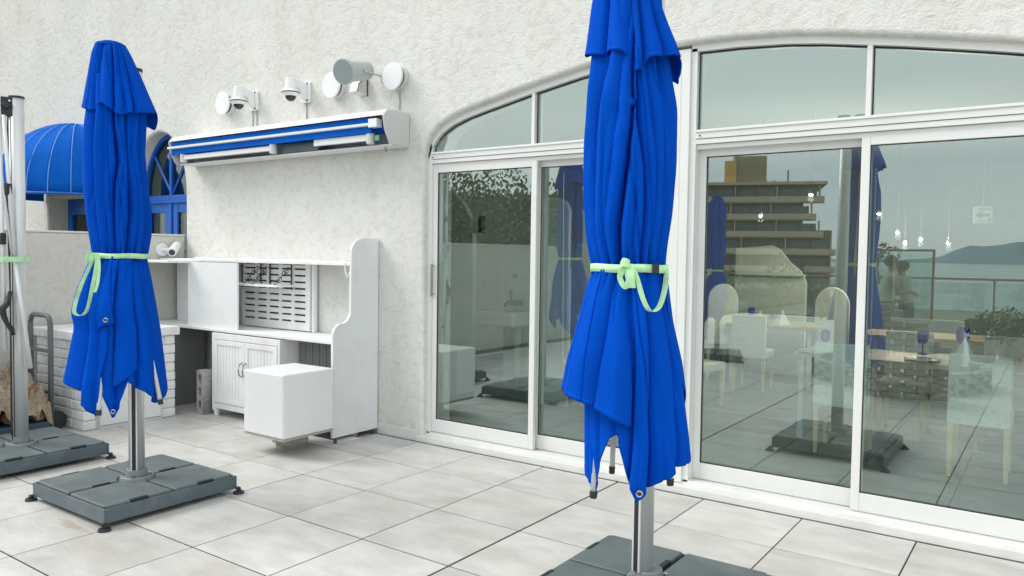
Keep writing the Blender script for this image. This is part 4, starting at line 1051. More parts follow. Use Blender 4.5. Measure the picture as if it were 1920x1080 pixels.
# ---- middle-right parasol -------------------------------------------------
def parasol_main():
    c = (-1.33, 2.68); F = parasol_frame(c)
    T = thing('closed_parasol', (-1.39, 3.01, 0), 'closed blue parasol tied with pale green webbing, largest, in front of the window post', 'parasol', 'closed parasols on the terrace')
    stand(T, -1.39, 3.01)
    tw = Vector((-F[2][0], -F[2][1]))
    mast(T, -1.415, 3.0, 2.585, math.atan2(F[2][1] - F[1][1] * .75, F[2][0] - F[1][0] * .75))
    # body between cap and waist
    Lp = [(-.15, 2.45), (-.177, 2.20), (-.188, 2.109), (-.197, 1.93), (-.193, 1.752), (-.182, 1.616), (-.168, 1.52), (-.150, 1.452)]
    Rp = [(.08, 2.45), (.120, 2.20), (.151, 2.051), (.155, 1.84), (.145, 1.663), (.130, 1.55), (.123, 1.452)]
    v = [vtab(Lp, Rp, [(-.006, 2.4), (-.008, 2.15), (-.006, 1.97), (-.02, 1.86), (-.04, 1.75), (-.062, 1.62), (-.055, 1.45)]),
         vtab(Lp, Rp, [(-.006, 2.4), (-.004, 2.05), (.000, 1.97), (.006, 1.85), (.012, 1.75), (.005, 1.60), (0, 1.45)]),
         vtab(Lp, Rp, [(-.006, 2.4), (.000, 2.0), (.010, 1.95), (.04, 1.82), (.045, 1.70), (.040, 1.6), (.035, 1.45)]),
         vtab(Lp, Rp, [(.03, 2.4), (.035, 2.2), (.06, 2.05), (.078, 1.9), (.082, 1.75), (.075, 1.6), (.065, 1.45)]),
         vtab(Lp, Rp, [(.07, 2.4), (.09, 2.15), (.118, 2.0), (.12, 1.8), (.112, 1.65), (.095, 1.45)]),
         vtab(Lp, Rp, [(-.10, 2.4), (-.115, 2.26), (-.14, 2.15), (-.168, 2.05), (-.175, 1.9), (-.165, 1.7), (-.12, 1.45)]),
         vtab(Lp, Rp, [(-.02, 2.4), (-.05, 2.2), (-.10, 1.75), (-.115, 1.6), (-.09, 1.45)]),
         [(1.4, 125), (2.4, 120)], [(1.4, 158), (2.4, 165)], [(1.4, 196), (2.4, 200)], [(1.4, 235), (2.4, 228)]]
    v[6] = [(z, p) for z, p in v[6]]
    bx = bmesh.new()
    sheet(bx, F, Lp, Rp, 2.46, [(-180, 1.44), (180, 1.44)], -180, 180, v, amp=.60, nphi=320, nz=110, seed=3, gather=(1.45, .07), wts=[1.7, .3, 1.0, .35, .9, .7, .15, 1, 1, 1, 1])
    # skirt sheets
    Lo = [(-.150, 1.452), (-.175, 1.369), (-.219, 1.198), (-.246, 1.102), (-.265, .993), (-.275, .92), (-.28, .8)]
    Ro = [(.123, 1.452), (.13, 1.376), (.153, 1.255), (.174, 1.173), (.192, 1.093), (.205, .985), (.232, .80), (.237, .74), (.235, .6)]
    Li = [(-.150, 1.452), (-.165, 1.3), (-.185, 1.1), (-.195, .92), (-.192, .70), (-.18, .58)]
    sv = [vtab(Lo, Ro, [(.0, 1.45), (-.01, 1.3), (.02, 1.15), (.035, 1.0), (.03, .85)]),
          vtab(Lo, Ro, [(-.06, 1.45), (-.09, 1.25), (-.12, 1.1), (-.14, .95)]),
          vtab(Lo, Ro, [(.05, 1.45), (.07, 1.3), (.08, 1.1), (.085, .9), (.08, .7)]),
          [(.6, -85), (1.45, -70)], [(.6, 78), (1.45, 60)], [(.6, 110), (1.45, 118)], [(.6, 150), (1.45, 150)], [(.6, 190), (1.45, 190)], [(.6, 232), (1.45, 232)]]
    e1 = phi_of(Lo, Ro, .028, .845)
    by = bmesh.new()
    sheet(by, F, Lo, Ro, 1.45, [(-125, .99), (-88, .985), (phi_of(Lo, Ro, -.20, .958), .955), (phi_of(Lo, Ro, -.14, .925), .922), (e1, .84)], -125, e1, sv, scale=1.03, amp=.32, nphi=170, nz=80, seed=5, gather=(1.45, .06), wts=[1, .35, .7, .45, 1, 1, 1, 1, 1])
    s2 = phi_of(Li, Ro, -.037, .776)
    bz = bmesh.new()
    sv2 = [vtab(Li, Ro, [(.0, 1.45), (.02, 1.15), (.015, .85), (.0, .62)]), vtab(Li, Ro, [(.04, 1.45), (.065, 1.2), (.075, .9), (.065, .6)]), vtab(Li, Ro, [(.03, 1.45), (.03, 1.1), (.035, .9), (.03, .60)]), [(.6, 55), (1.45, 70)], [(.6, 95), (1.45, 95)], [(.6, 150), (1.45, 150)], [(.6, -60), (1.45, -60)], [(.6, -120), (1.45, -120)]]
    sheet(bz, F, Li, Ro, 1.45, [(s2, .775), (phi_of(Li, Ro, .0, .62), .63), (phi_of(Li, Ro, .03, .565), .562), (phi_of(Li, Ro, .07, .59), .592), (phi_of(Li, Ro, .12, .635), .632), (phi_of(Li, Ro, .17, .67), .672), (phi_of(Li, Ro, .215, .71), .71), (90, .75), (128, .86)], s2, 128, sv2, scale=.995, amp=.34, nphi=160, nz=80, seed=8, gather=(1.45, .06), wts=[.5, .9, .3, .7, 1, 1, 1, 1])
    b4 = bmesh.new()
    e3 = phi_of(Li, Ro, .0, .8)
    sv3 = [[(.6, -100), (1.45, -95)], [(.6, -64), (1.45, -60)], [(.6, -44), (1.45, -40)], [(.6, -20), (1.45, -20)], [(.6, 10), (1.45, 10)], [(.6, 60), (1.45, 60)]]
    sheet(b4, F, Li, Ro, 1.40, [(-150, .86), (-112, .78), (-88, .69), (phi_of(Li, Ro, -.15, .60), .585), (phi_of(Li, Ro, -.132, .60), .578), (phi_of(Li, Ro, -.118, .66), .69), (phi_of(Li, Ro, -.095, .70), .74), (phi_of(Li, Ro, -.07, .70), .80), (e3, .84)], -150, e3, sv3, scale=.93, amp=.16, nphi=120, nz=60, seed=9)
    b5 = bmesh.new()
    sheet(b5, F, [(-.15, 1.452), (-.18, 1.1), (-.19, .6)], [(.128, 1.452), (.158, 1.255), (.199, 1.093), (.214, .99), (.215, .6)], 1.45, [(70, 1.02), (100, .985), (140, .74), (175, .66), (205, .80), (230, .70), (245, .95)], 70, 245, [[(.6, 90), (1.45, 90)], [(.6, 122), (1.45, 120)], [(.6, 160), (1.45, 160)], [(.6, 200), (1.45, 200)], [(.6, 240), (1.45, 240)]], scale=1.02, amp=.2, nphi=110, nz=50, seed=12)
    # cap (vent flap)
    Lc = [(-.09, 2.64), (-.145, 2.56), (-.166, 2.463), (-.183, 2.304), (-.190, 2.25)]; Rc = [(.02, 2.64), (.050, 2.56), (.076, 2.454), (.123, 2.335), (.165, 2.24), (.168, 2.15)]
    cv = [vtab(Lc, Rc, [(-.055, 2.74), (-.03, 2.5), (-.010, 2.3), (-.008, 2.22)]), vtab(Lc, Rc, [(-.03, 2.74), (.0, 2.5), (.015, 2.3), (.02, 2.22)]), vtab(Lc, Rc, [(-.085, 2.74), (-.12, 2.5), (-.145, 2.3), (-.15, 2.22)]), vtab(Lc, Rc, [(.0, 2.7), (.03, 2.5), (.08, 2.3), (.10, 2.2)]), [(2.2, 120), (2.7, 120)], [(2.2, 165), (2.7, 165)], [(2.2, 212), (2.7, 212)], [(2.2, 250), (2.7, 250)]]
    hc = [(-180, 2.18), (-130, 2.30), (-100, 2.255), (-72, 2.262), (phi_of(Lc, Rc, -.146, 2.266), 2.266), (phi_of(Lc, Rc, -.105, 2.28), 2.284), (phi_of(Lc, Rc, -.06, 2.28), 2.278), (phi_of(Lc, Rc, -.03, 2.26), 2.256), (phi_of(Lc, Rc, -.006, 2.224), 2.20), (phi_of(Lc, Rc, .018, 2.245), 2.21), (phi_of(Lc, Rc, .04, 2.25), 2.25), (phi_of(Lc, Rc, .113, 2.249), 2.252), (85, 2.245), (105, 2.15), (130, 2.20), (180, 2.18)]
    b6 = bmesh.new(); sheet(b6, F, Lc, Rc, 2.645, hc, -180, 180, cv, scale=1.04, amp=.38, nphi=240, nz=60, seed=21)
    cap = cloth_obj('canopy_cap', b6, T)
    body = cloth_obj('canopy_body', bx, T)
    for nm, q in (('canopy_panel', by), ('canopy_panel', bz), ('canopy_panel', b4), ('canopy_panel', b5)): cloth_obj(nm, q, T)
    build('canopy_crown', Bm().lathe([(.001, .02), (.04, .015), (.065, -.01)], (c[0] + F[1][0] * -.04, c[1] + F[1][1] * -.04, 2.645)), 'cloth', parent=T, smooth=True)
    rib(T, F, (-.03, .02, 2.4), (-.127, .10, .622)); rib(T, F, (-.02, -.02, 2.4), (-.063, -.02, .685), .010); rib(T, F, (.05, -.03, 2.4), (.160, -.06, .640)); rib(T, F, (0, -.05, 2.4), (.02, -.14, .70))
    for uu, vv in ((.08, .03), (-.08, -.04), (.05, -.1), (-.1, .02)): rib(T, F, (0, 0, 2.4), (uu, vv, .95))
    grommet(T, F, .040, .205, .652)
    cu_, w_ = band(T, F, Lp, Rp, 1.455, out_=.008)
    dv = w_ * .86
    # bow and hanging tail
    webbing(T, F, [(-.045, dv + .004, 1.46), (-.035, dv + .028, 1.478), (-.012, dv + .03, 1.472), (-.012, dv + .012, 1.455)], .03)
    webbing(T, F, [(-.03, dv + .010, 1.46), (-.045, dv + .026, 1.425), (-.028, dv + .03, 1.392), (-.012, dv + .02, 1.41), (-.02, dv + .012, 1.45)], .024, 'auto')
    webbing(T, F, [(-.012, dv + .014, 1.472), (-.006, dv + .024, 1.43), (-.002, dv + .02, 1.385)], .028, F[1] + (0,))
    webbing(T, F, [(-.006, dv + .012, 1.47), (.016, dv + .022, 1.42), (.040, dv + .020, 1.345), (.066, dv + .012, 1.302), (.096, dv - .005, 1.315), (.116, dv - .04, 1.37), (.124, dv - .075, 1.43), (.12, dv - .09, 1.46)], .022, Vector((F[1][0] * .85 + F[2][0] * .5, F[1][1] * .85 + F[2][1] * .5, 0)))
    b_ = Bm(); p = V3(*F, .083, dv * .80, 1.455); b_.box(p.x - .012, p.x + .012, p.y - .012, p.y + .012, 1.438, 1.474, rot=.5); build('buckle', b_, 'rubber', parent=T, bevel=.002)
    return T

def parasol_left():
    c = (-4.34, 2.29); F = parasol_frame(c)
    T = thing('closed_parasol', (-4.535, 2.515, 0), 'closed blue parasol left of the counter, its green tie hanging in a long loop', 'parasol', 'closed parasols on the terrace')
    stand(T, -4.535, 2.515)
    mast(T, -4.535, 2.515, 2.55, math.atan2(F[2][1] - F[1][1] * .35, F[2][0] - F[1][0] * .35))
    Lp = [(-.11, 2.45), (-.135, 2.306), (-.150, 2.175), (-.156, 2.056), (-.152, 1.855), (-.138, 1.677), (-.118, 1.52), (-.112, 1.466)]
    Rp = [(.13, 2.45), (.165, 2.34), (.158, 2.114), (.152, 2.042), (.168, 1.872), (.187, 1.688), (.186, 1.576), (.172, 1.50), (.166, 1.46)]
    U = lambda x, y: None
    v = [vtab(Lp, Rp, [(-.10, 2.4), (-.105, 2.25), (-.118, 2.05), (-.112, 1.85), (-.10, 1.65), (-.075, 1.46)]),
         vtab(Lp, Rp, [(-.06, 2.4), (-.05, 2.2), (-.06, 2.0), (-.065, 1.8), (-.045, 1.6), (-.045, 1.46)]),
         vtab(Lp, Rp, [(.0, 2.4), (-.005, 2.2), (.020, 2.05), (.028, 1.98), (.0, 1.86), (-.012, 1.7), (-.010, 1.46)]),
         vtab(Lp, Rp, [(.02, 2.4), (.035, 2.15), (.062, 2.03), (.045, 1.9), (.03, 1.75), (.02, 1.6), (.02, 1.46)]),
         vtab(Lp, Rp, [(.05, 2.4), (.062, 2.15), (.066, 2.03), (.075, 1.9), (.085, 1.75), (.07, 1.6), (.06, 1.46)]),
         vtab(Lp, Rp, [(.09, 2.4), (.10, 2.2), (.085, 2.03), (.115, 1.85), (.12, 1.65), (.10, 1.46)]),
         vtab(Lp, Rp, [(.12, 2.4), (.13, 2.2), (.125, 2.05), (.15, 1.85), (.155, 1.65), (.135, 1.46)]),
         [(1.4, 125), (2.4, 120)], [(1.4, 160), (2.4, 165)], [(1.4, 198), (2.4, 200)], [(1.4, 235), (2.4, 232)]]
    bx = bmesh.new(); sheet(bx, F, Lp, Rp, 2.45, [(-180, 1.45), (180, 1.45)], -180, 180, v, amp=.60, nphi=300, nz=100, seed=31, gather=(1.46, .07), wts=[1.1, .25, 1.3, .35, 1.2, .3, .9, 1, 1, 1, 1])
    Lo = [(-.112, 1.466), (-.15, 1.38), (-.19, 1.28), (-.222, 1.16), (-.222, 1.12), (-.205, 1.08), (-.216, 1.02), (-.236, .91), (-.262, .776), (-.27, .6)]
    Ro = [(.166, 1.46), (.188, 1.356), (.212, 1.212), (.239, 1.03), (.263, .79), (.271, .696), (.272, .6)]
    sv = [vtab(Lo, Ro, [(-.06, 1.46), (-.11, 1.3), (-.15, 1.12), (-.15, .95), (-.19, .74)]), vtab(Lo, Ro, [(-.03, 1.46), (-.06, 1.25), (-.09, 1.05), (-.10, .85), (-.11, .7)]), vtab(Lo, Ro, [(.0, 1.46), (-.01, 1.2), (-.01, 1.0), (-.008, .8), (-.01, .6)]),
          vtab(Lo, Ro, [(.07, 1.46), (.09, 1.25), (.11, 1.05), (.115, .9), (.12, .7)]), vtab(Lo, Ro, [(.11, 1.46), (.15, 1.25), (.19, 1.05), (.205, .9), (.21, .7)]),
          [(.6, 115), (1.45, 118)], [(.6, 155), (1.45, 150)], [(.6, 195), (1.45, 190)], [(.6, 240), (1.45, 235)]]
    P = lambda u, z: phi_of(Lo, Ro, u, z)
    # left panel
    ba = bmesh.new(); ea = P(-.05, .9)
    sheet(ba, F, Lo, Ro, 1.46, [(-150, .86), (-120, .80), (-88, .775), (P(-.20, .70), .705), (P(-.185, .68), .66), (P(-.13, .60), .60), (P(-.099, .574), .568), (P(-.09, .6), .66), (P(-.075, .8), .80), (ea, .93)], -150, ea, sv, scale=1.0, amp=.32, nphi=150, nz=80, seed=33, gather=(1.46, .06), wts=[1, .5, .8, .5, .7, 1, 1, 1, 1])
    bb = bmesh.new(); e0, e1 = P(-.115, .76), P(.06, .75)
    sheet(bb, F, Lo, Ro, 1.44, [(e0, .765), (P(-.09, .7), .715), (P(-.045, .6), .605), (P(-.025, .555), .552), (P(-.01, .56), .556), (P(.016, .6), .602), (P(.02, .62), .64), (e1, .75)], e0, e1, sv, scale=.93, amp=.2, nphi=90, nz=70, seed=35)
    bc = bmesh.new(); f0, f1 = P(-.018, .75), P(.113, .82)
    sheet(bc, F, Lo, Ro, 1.46, [(f0, .725), (P(.01, .72), .742), (P(.05, .75), .775), (f1, .826)], f0, f1, [[(.6, f0 - 2), (1.5, f0 - 2)], [(.6, f1 + 2), (1.5, f1 + 2)], [(.6, f1 + 60), (1.5, f1 + 60)]], scale=1.03, amp=.16, nphi=70, nz=70, seed=37, gather=(1.46, .08))
    bd = bmesh.new(); g0 = P(.05, .75)
    sheet(bd, F, Lo, Ro, 1.455, [(g0, .757), (P(.11, .72), .718), (P(.17, .66), .665), (P(.222, .62), .618), (78, .655), (90, .70), (118, .83), (150, .75), (180, .84), (212, .73)], g0, 212, sv, scale=.985, amp=.32, nphi=170, nz=80, seed=39, gather=(1.46, .06), wts=[1, .5, .6, .9, .5, 1, 1, 1, 1])
    # tucked pocket fold near the tie loop
    bp_ = bmesh.new(); h0, h1 = P(-.10, 1.05), P(.0, 1.05)
    sheet(bp_, F, Lo, Ro, 1.44, [(h0, 1.04), (P(-.05, 1.05), 1.075), (h1, 1.085)], h0, h1, [[(.6, h0 - 5), (1.5, h0 + 8)], [(.6, h1 + 3), (1.5, h1 + 3)], [(.6, 100), (1.5, 100)]], scale=1.05, amp=.1, nphi=40, nz=40, seed=41)
    Lc = [(-.075, 2.635), (-.095, 2.60), (-.115, 2.463), (-.142, 2.29), (-.148, 2.26)]; Rc = [(.055, 2.635), (.078, 2.61), (.147, 2.454), (.205, 2.31), (.225, 2.27), (.225, 2.16)]
    Q = lambda u, z: phi_of(Lc, Rc, u, z)
    cv = [vtab(Lc, Rc, [(-.005, 2.63), (.0, 2.5), (.0, 2.35), (.0, 2.25)]), vtab(Lc, Rc, [(.012, 2.63), (.025, 2.5), (.045, 2.35), (.05, 2.25)]), vtab(Lc, Rc, [(.025, 2.63), (.06, 2.5), (.09, 2.35), (.10, 2.25)]), vtab(Lc, Rc, [(-.055, 2.63), (-.08, 2.5), (-.105, 2.35), (-.115, 2.25)]), [(2.2, 120), (2.7, 120)], [(2.2, 165), (2.7, 165)], [(2.2, 205), (2.7, 205)], [(2.2, 250), (2.7, 250)]]
    hc = [(-180, 2.2), (-120, 2.26), (-92, 2.28), (Q(-.127, 2.264), 2.262), (Q(-.106, 2.28), 2.283), (Q(-.08, 2.30), 2.30), (Q(-.054, 2.309), 2.31), (Q(-.02, 2.28), 2.283), (Q(.0, 2.26), 2.262), (Q(.03, 2.259), 2.25), (Q(.081, 2.266), 2.268), (Q(.15, 2.27), 2.272), (84, 2.279), (102, 2.18), (130, 2.22), (180, 2.2)]
    b6 = bmesh.new(); sheet(b6, F, Lc, Rc, 2.632, hc, -180, 180, cv, scale=1.03, amp=.36, nphi=220, nz=60, seed=43)
    cloth_obj('canopy_cap', b6, T); cloth_obj('canopy_body', bx, T)
    for q in (ba, bb, bc, bd, bp_): cloth_obj('canopy_panel', q, T)
    cc = V3(*F, -.012, 0, 2.632); build('canopy_crown', Bm().lathe([(.001, .016), (.045, .012), (.065, .004), (.069, -.012)], cc), 'cloth', parent=T, smooth=True)
    rib(T, F, (-.05, .08, 1.2), (-.084, .215, .635)); rib(T, F, (.13, .03, 1.15), (.218, .15, .66)); rib(T, F, (.0, -.04, 2.4), (.05, -.14, .75)); rib(T, F, (-.02, -.02, 2.4), (-.13, -.09, .80))
    for uu, vv in ((.12, .05), (-.06, .05), (.02, .08), (.1, -.08)): rib(T, F, (0, 0, 2.4), (uu, vv, .95))
    grommet(T, F, -.016, .228, .625); grommet(T, F, -.048, .222, 1.12)
    cu_, w_ = band(T, F, Lp, Rp, 1.462, out_=.008, w=.028); dv = w_ * .86
    webbing(T, F, [(-.105, dv * .5, 1.47), (-.13, dv * .62, 1.465), (-.135, dv * .7, 1.43), (-.112, dv * .8, 1.45), (-.095, dv * .75, 1.47)], .022, 'auto')
    webbing(T, F, [(-.098, dv * .8, 1.475), (-.125, dv * .85, 1.40), (-.165, dv * .95, 1.30), (-.193, dv, 1.20), (-.196, dv, 1.155), (-.165, dv * 1.05, 1.140), (-.135, dv * 1.1, 1.175), (-.115, dv * 1.1, 1.27), (-.095, dv * 1.0, 1.38), (-.085, dv * .9, 1.475)], .022, Vector((F[1][0] * .85 - F[2][0] * .5, F[1][1] * .85 - F[2][1] * .5, 0)))
    webbing(T, F, [(-.082, dv * .9, 1.47), (-.078, dv * 1.0, 1.40), (-.085, dv * 1.08, 1.32), (-.10, dv * 1.1, 1.265)], .02, Vector((F[1][0] * .8 + F[2][0] * .6, F[1][1] * .8 + F[2][1] * .6, 0)))
    return T

TM = parasol_main()
TL = parasol_left()

# a further closed parasol standing behind the camera, seen only mirrored in the glass
T3 = copy_tree(TM); T3.location = (-4.15, -1.62, 0); T3.rotation_euler = (0, 0, R(160)); T3.scale = (.9, .9, .9)
T3['label'] = 'closed blue parasol mirrored in the glass right of the centre post'

# ---- bare cantilever parasol at the left edge -----------------------------
cx0, cy0 = -5.95, 2.46
T0 = thing('cantilever_parasol', (cx0, cy0, 0), 'bare aluminium parasol mast with folded struts at the left edge, tied with green webbing', 'parasol')
stand(T0, cx0, cy0)
nn_ = Vector((cx0, cy0)).normalized(); F0 = ((cx0, cy0), (nn_[1], -nn_[0]), (-nn_[0], -nn_[1]))
def P0(u, v, z): return V3(*F0, u, v, z)
build('mast', Bm().tube((cx0, cy0, .15), (cx0, cy0, 2.53), .047, n=40), 'alu', parent=T0, smooth=True)
b = Bm()
for off in (-.035, -.05): q = P0(off, .03, 0); b.box(q.x - .003, q.x + .003, q.y - .003, q.y + .003, .15, 2.5)
build('track_groove', b, 'rubber', parent=T0)
build('mast_cap', Bm().tube((cx0, cy0, 2.53), (cx0, cy0, 2.545), .05, n=32), 'rubber', parent=T0, bevel=.003)
q = P0(-.055, .03, 0)
hg = build('hinge_block', Bm().box(q.x - .04, q.x + .03, q.y - .02, q.y + .02, 2.40, 2.53, rot=math.atan2(F0[1][1], F0[1][0])).tube(P0(-.06, .03, 2.47), P0(-.06, .07, 2.47), .022, n=14), 'rubber', parent=T0, bevel=.004)
build('hinge_pin', Bm().tube(P0(-.04, .05, 2.50), P0(-.04, .075, 2.50), .007, n=10), 'chrome', parent=hg)
st_ = [((-.075, .07, 2.40), (-.02, .08, 1.42), .013), ((-.02, .08, 1.42), (.062, .08, .66), .015), ((-.10, .06, 2.42), (-.085, .07, .80), .013), ((-.13, .05, 2.35), (-.035, .075, 1.45), .011)]
for a, c_, r_ in st_: build('strut', Bm().tube(P0(*a), P0(*c_), r_, n=12), 'rib', parent=T0, smooth=True)
build('strut_tip', Bm().tube(P0(.062, .08, .66), P0(.065, .08, .63), .017, n=12), 'rubber', parent=T0)
build('cord', Bm().path([P0(-.05, .06, 2.40), P0(-.062, .07, 1.9), P0(-.05, .07, 1.2), P0(-.055, .06, .2)], .005, n=6), 'rubber', parent=T0)
build('slider', Bm().box(*(lambda p: (p.x - .02, p.x + .02, p.y - .02, p.y + .02))(P0(-.055, .07, 0)), 1.86, 1.94), 'rubber', parent=T0, bevel=.006)
build('slider', Bm().box(*(lambda p: (p.x - .018, p.x + .018, p.y - .018, p.y + .018))(P0(-.09, .07, 0)), 1.52, 1.60), 'rubber', parent=T0, bevel=.006)
build('crank_handle', Bm().path([P0(-.05, .08, 1.20), P0(-.065, .09, 1.12), P0(-.10, .10, 1.08), P0(-.085, .10, 1.02), P0(-.07, .10, .98), P0(-.045, .10, .94), P0(-.035, .10, .90)], [.012, .02, .024, .018, .015, .018, .012], n=10), 'rubber', parent=T0, smooth=True)
b = Bm(); prev = None
for k in range(49):
    a = 2 * PI * k / 48; cur = [b.b.verts.new(P0(-.03 + .105 * math.sin(a), .02 + .085 * math.cos(a), 1.42 + dz)) for dz in (-.018, .018)]
    if prev: b.b.faces.new((prev[0], cur[0], cur[1], prev[1]))
    prev = cur
build('strap', b, 'green', parent=T0, solid=.002)

# ------------------------------------------------------------ outside behind the camera (mirrored in the glass)
# low white wall with a framed screen
t_ = thing('screen_wall', (-2.3, -2.7, 0), 'low white ledge wall with a brown framed glass screen, mirrored in the right window', 'wall')
build('ledge_wall', Bm().box(-2.25, -1.05, -2.8, -2.65, 0, .68), 'plaster2', parent=t_, bevel=.01)
build('screen_frame', Bm().box(-2.25, -1.43, -2.745, -2.715, 1.62, 1.65).box(-1.46, -1.43, -2.745, -2.715, .68, 1.62).box(-2.25, -2.22, -2.745, -2.715, .68, 1.62), 'rail', parent=t_)
build('screen_glass', Bm().box(-2.22, -1.46, -2.735, -2.73, .68, 1.62), 'glass', parent=t_)
# terrace railing
t_ = thing('glass_railing', (-1, -10.8, 0), 'long glass railing with brown handrail at the seaward edge of the terrace', 'railing')
build('handrail', Bm().box(-7.4, 5.0, -10.84, -10.76, 1.06, 1.11), 'rail', parent=t_)
for q in range(11):
    x = -7.3 + q * 1.22
    build('post', Bm().box(x - .02, x + .02, -10.82, -10.78, 0, 1.06), 'rail', parent=t_)
    if q < 10: build('panel', Bm().box(x + .03, x + 1.18, -10.805, -10.795, .08, 1.0), 'glass', parent=t_)
# open-bond brick fire ring
FR = thing('brick_fire_ring', (-1.5, -.9, 0), 'curved open bond wall of grey bricks mirrored behind the near table', 'fire pit')
fb = build('brick', Bm().box(-.10, .10, -.05, .05, -.028, .028), 'fire', parent=None, bevel=.004, seg=1); fb.parent = FR
fo = org(FR); first_b = True
def fbrick(ang, r, z, cx_=-1.62, cy_=-1.15):
    global first_b
    o = fb if first_b else copy_part(fb, FR); first_b = False
    o.location = Vector((cx_ + r * math.cos(ang), cy_ + r * math.sin(ang), z)) - fo; o.rotation_euler = (0, 0, ang + PI / 2 + random.uniform(-.05, .05))
for crs in range(4):
    for q in range(15):
        fbrick(R(-40 + q * 18 + (9 if crs % 2 else 0)), .95, .03 + crs * .062)
for crs in range(16):
    first_q = max(0, (crs - 7) // 3)
    for q in range(first_q, 4): fbrick(R(62 + q * 11 + (5.5 if crs % 2 else 0)), 1.25, .03 + crs * .064)
# white curved pillar wall mirrored in the left bay
t_ = thing('stucco_wing_wall', (-6.6, -3.2, 0), 'tall cream stucco wing wall with rounded end mirrored in the left window', 'wall')
build('wall', Bm().prism(rounded(-7.37, -6.3, 0, 2.35, .5), 'y', -3.4, -3.2), 'plaster2', parent=t_)
t_ = thing('neighbour_house', (-12, -16, -6), 'grey flat roofed neighbouring house behind trees, mirrored in the left window', 'house')
build('wall', Bm().box(-26, -15.6, -24, -17, -8, 3.6), 'hotelgrey', parent=t_)
build('roof', Bm().box(-26.3, -15.3, -24.3, -16.7, 3.6, 3.9), 'hoteldark', parent=t_)
for q in range(4): build('window', Bm().box(-25.2 + q * 2.4, -23.9 + q * 2.4, -17.0, -16.96, 1.2, 2.6), 'hotelglass', parent=t_)
build('garden_wall', Bm().box(-26, -15.6, -16.2, -16.0, -8, 1.2), 'plaster2', parent=t_)

# hotel
MC = Vector((0, 9.32, 1.5))
def from_mirror(az, d, z): return Vector((MC.x + d * math.sin(R(az)), MC.y - d * math.cos(R(az)), z))
D_ = 140
HC = from_mirror(-19.0, D_, 0)
ang = math.atan2(MC.x - HC.x, -(MC.y - HC.y)) # faces the terrace
HT_ = thing('hotel', (HC.x, HC.y, -22), 'large tan hotel with stacked balconies and a roof tower coloured ochre on its sunlit side, mirrored in the right window', 'hotel')
lx = Vector((math.cos(R(19)), -math.sin(R(19)), 0)); 
# local frame: X to the right as seen in the mirror image (towards az 0), Y away from the terrace
lx = Vector((math.cos(R(19)), -math.sin(R(19)), 0)); ly = Vector((-math.sin(R(19)), -math.cos(R(19)), 0))
def HL(x, y, z): return HC + lx * x + ly * y + Vector((0, 0, z))
def hbox(bm_, x0, x1, y0, y1, z0, z1):
    r_ = bmesh.ops.create_cube(bm_.b, size=1)
    for v in r_['verts']:
        v.co = HL((x0 + x1) / 2 + v.co.x * (x1 - x0), (y0 + y1) / 2 + v.co.y * (y1 - y0), (z0 + z1) / 2 + v.co.z * (z1 - z0))
    return bm_
xr = D_ * math.tan(R(19 - 13.98)); xr2 = D_ * math.tan(R(19 - 12.7)); xl = -D_ * math.tan(R(10))
top = 1.5 + D_ * math.tan(R(5.1)); FH = 2.95
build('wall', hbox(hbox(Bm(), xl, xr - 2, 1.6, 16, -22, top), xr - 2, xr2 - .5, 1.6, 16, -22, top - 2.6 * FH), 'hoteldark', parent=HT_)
build('roof', hbox(hbox(Bm(), xl - .5, xr + 1.6, 0, 16.5, top, top + .5), xl, xl + 1, 3, 4, top + .5, top + .7), 'hotelwall', parent=HT_)
wproto = None
for f in range(11):
    z0 = top - (f + 1) * FH; right = (xr + (1.2 if f % 2 == 0 else 0)) if f < 3 else xr2
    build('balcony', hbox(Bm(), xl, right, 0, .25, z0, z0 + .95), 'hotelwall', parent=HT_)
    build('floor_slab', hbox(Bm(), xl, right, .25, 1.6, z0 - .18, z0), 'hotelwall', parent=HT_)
    nwin = 11
    for q in range(nwin):
        xw = xl + 1.6 + q * (right - xl - 4) / (nwin - 1)
        if wproto is None:
            bb = Bm(); hbox(bb, -1.3, 1.3, -.05, .05, 0, 2.2)
            for v in bb.b.verts: v.co -= HC
            wproto = build('window', bb, 'hotelglass', parent=None); wproto.parent = HT_; o = wproto
        else: o = copy_part(wproto, HT_)
        o.location = HL(xw, 1.55, z0 + .1) - org(HT_)
        if q % 2 == 0: build('partition', hbox(Bm(), xw + 1.6, xw + 1.8, .25, 1.6, z0, z0 + FH - .2), 'hotelwall', parent=HT_)
ta, tb_ = -D_ * math.tan(R(.55)), D_ * math.tan(R(1.75))
build('roof_tower', hbox(Bm(), ta, tb_, 4, 12, top + .5, top + .5 + 4.9), 'hotelgrey', parent=HT_)
build('tower_lit_side', hbox(hbox(Bm(), ta - 1.5, ta, 3.8, 9, top + .5, top + 4.6), ta - .02, ta + .5, 3.5, 4, top + .5, top + 6.4), 'ochre', parent=HT_)  # left face coloured brighter, as if lit by the sun
b = Bm()
for x, hgt in ((tb_ + 1, .6), (xr - 8, .8), (xr - 6.5, .7), (xr - 4.4, 2.4), (xl + 8, 2.2)): hbox(b, x - .12, x + .12, 5, 5.2, top + .5, top + .5 + hgt)
hbox(b, xr - 4.8, xr - 4.0, 5, 5.4, top + .5, top + 1.0)
build('roof_mast', b, 'hoteldark', parent=HT_)

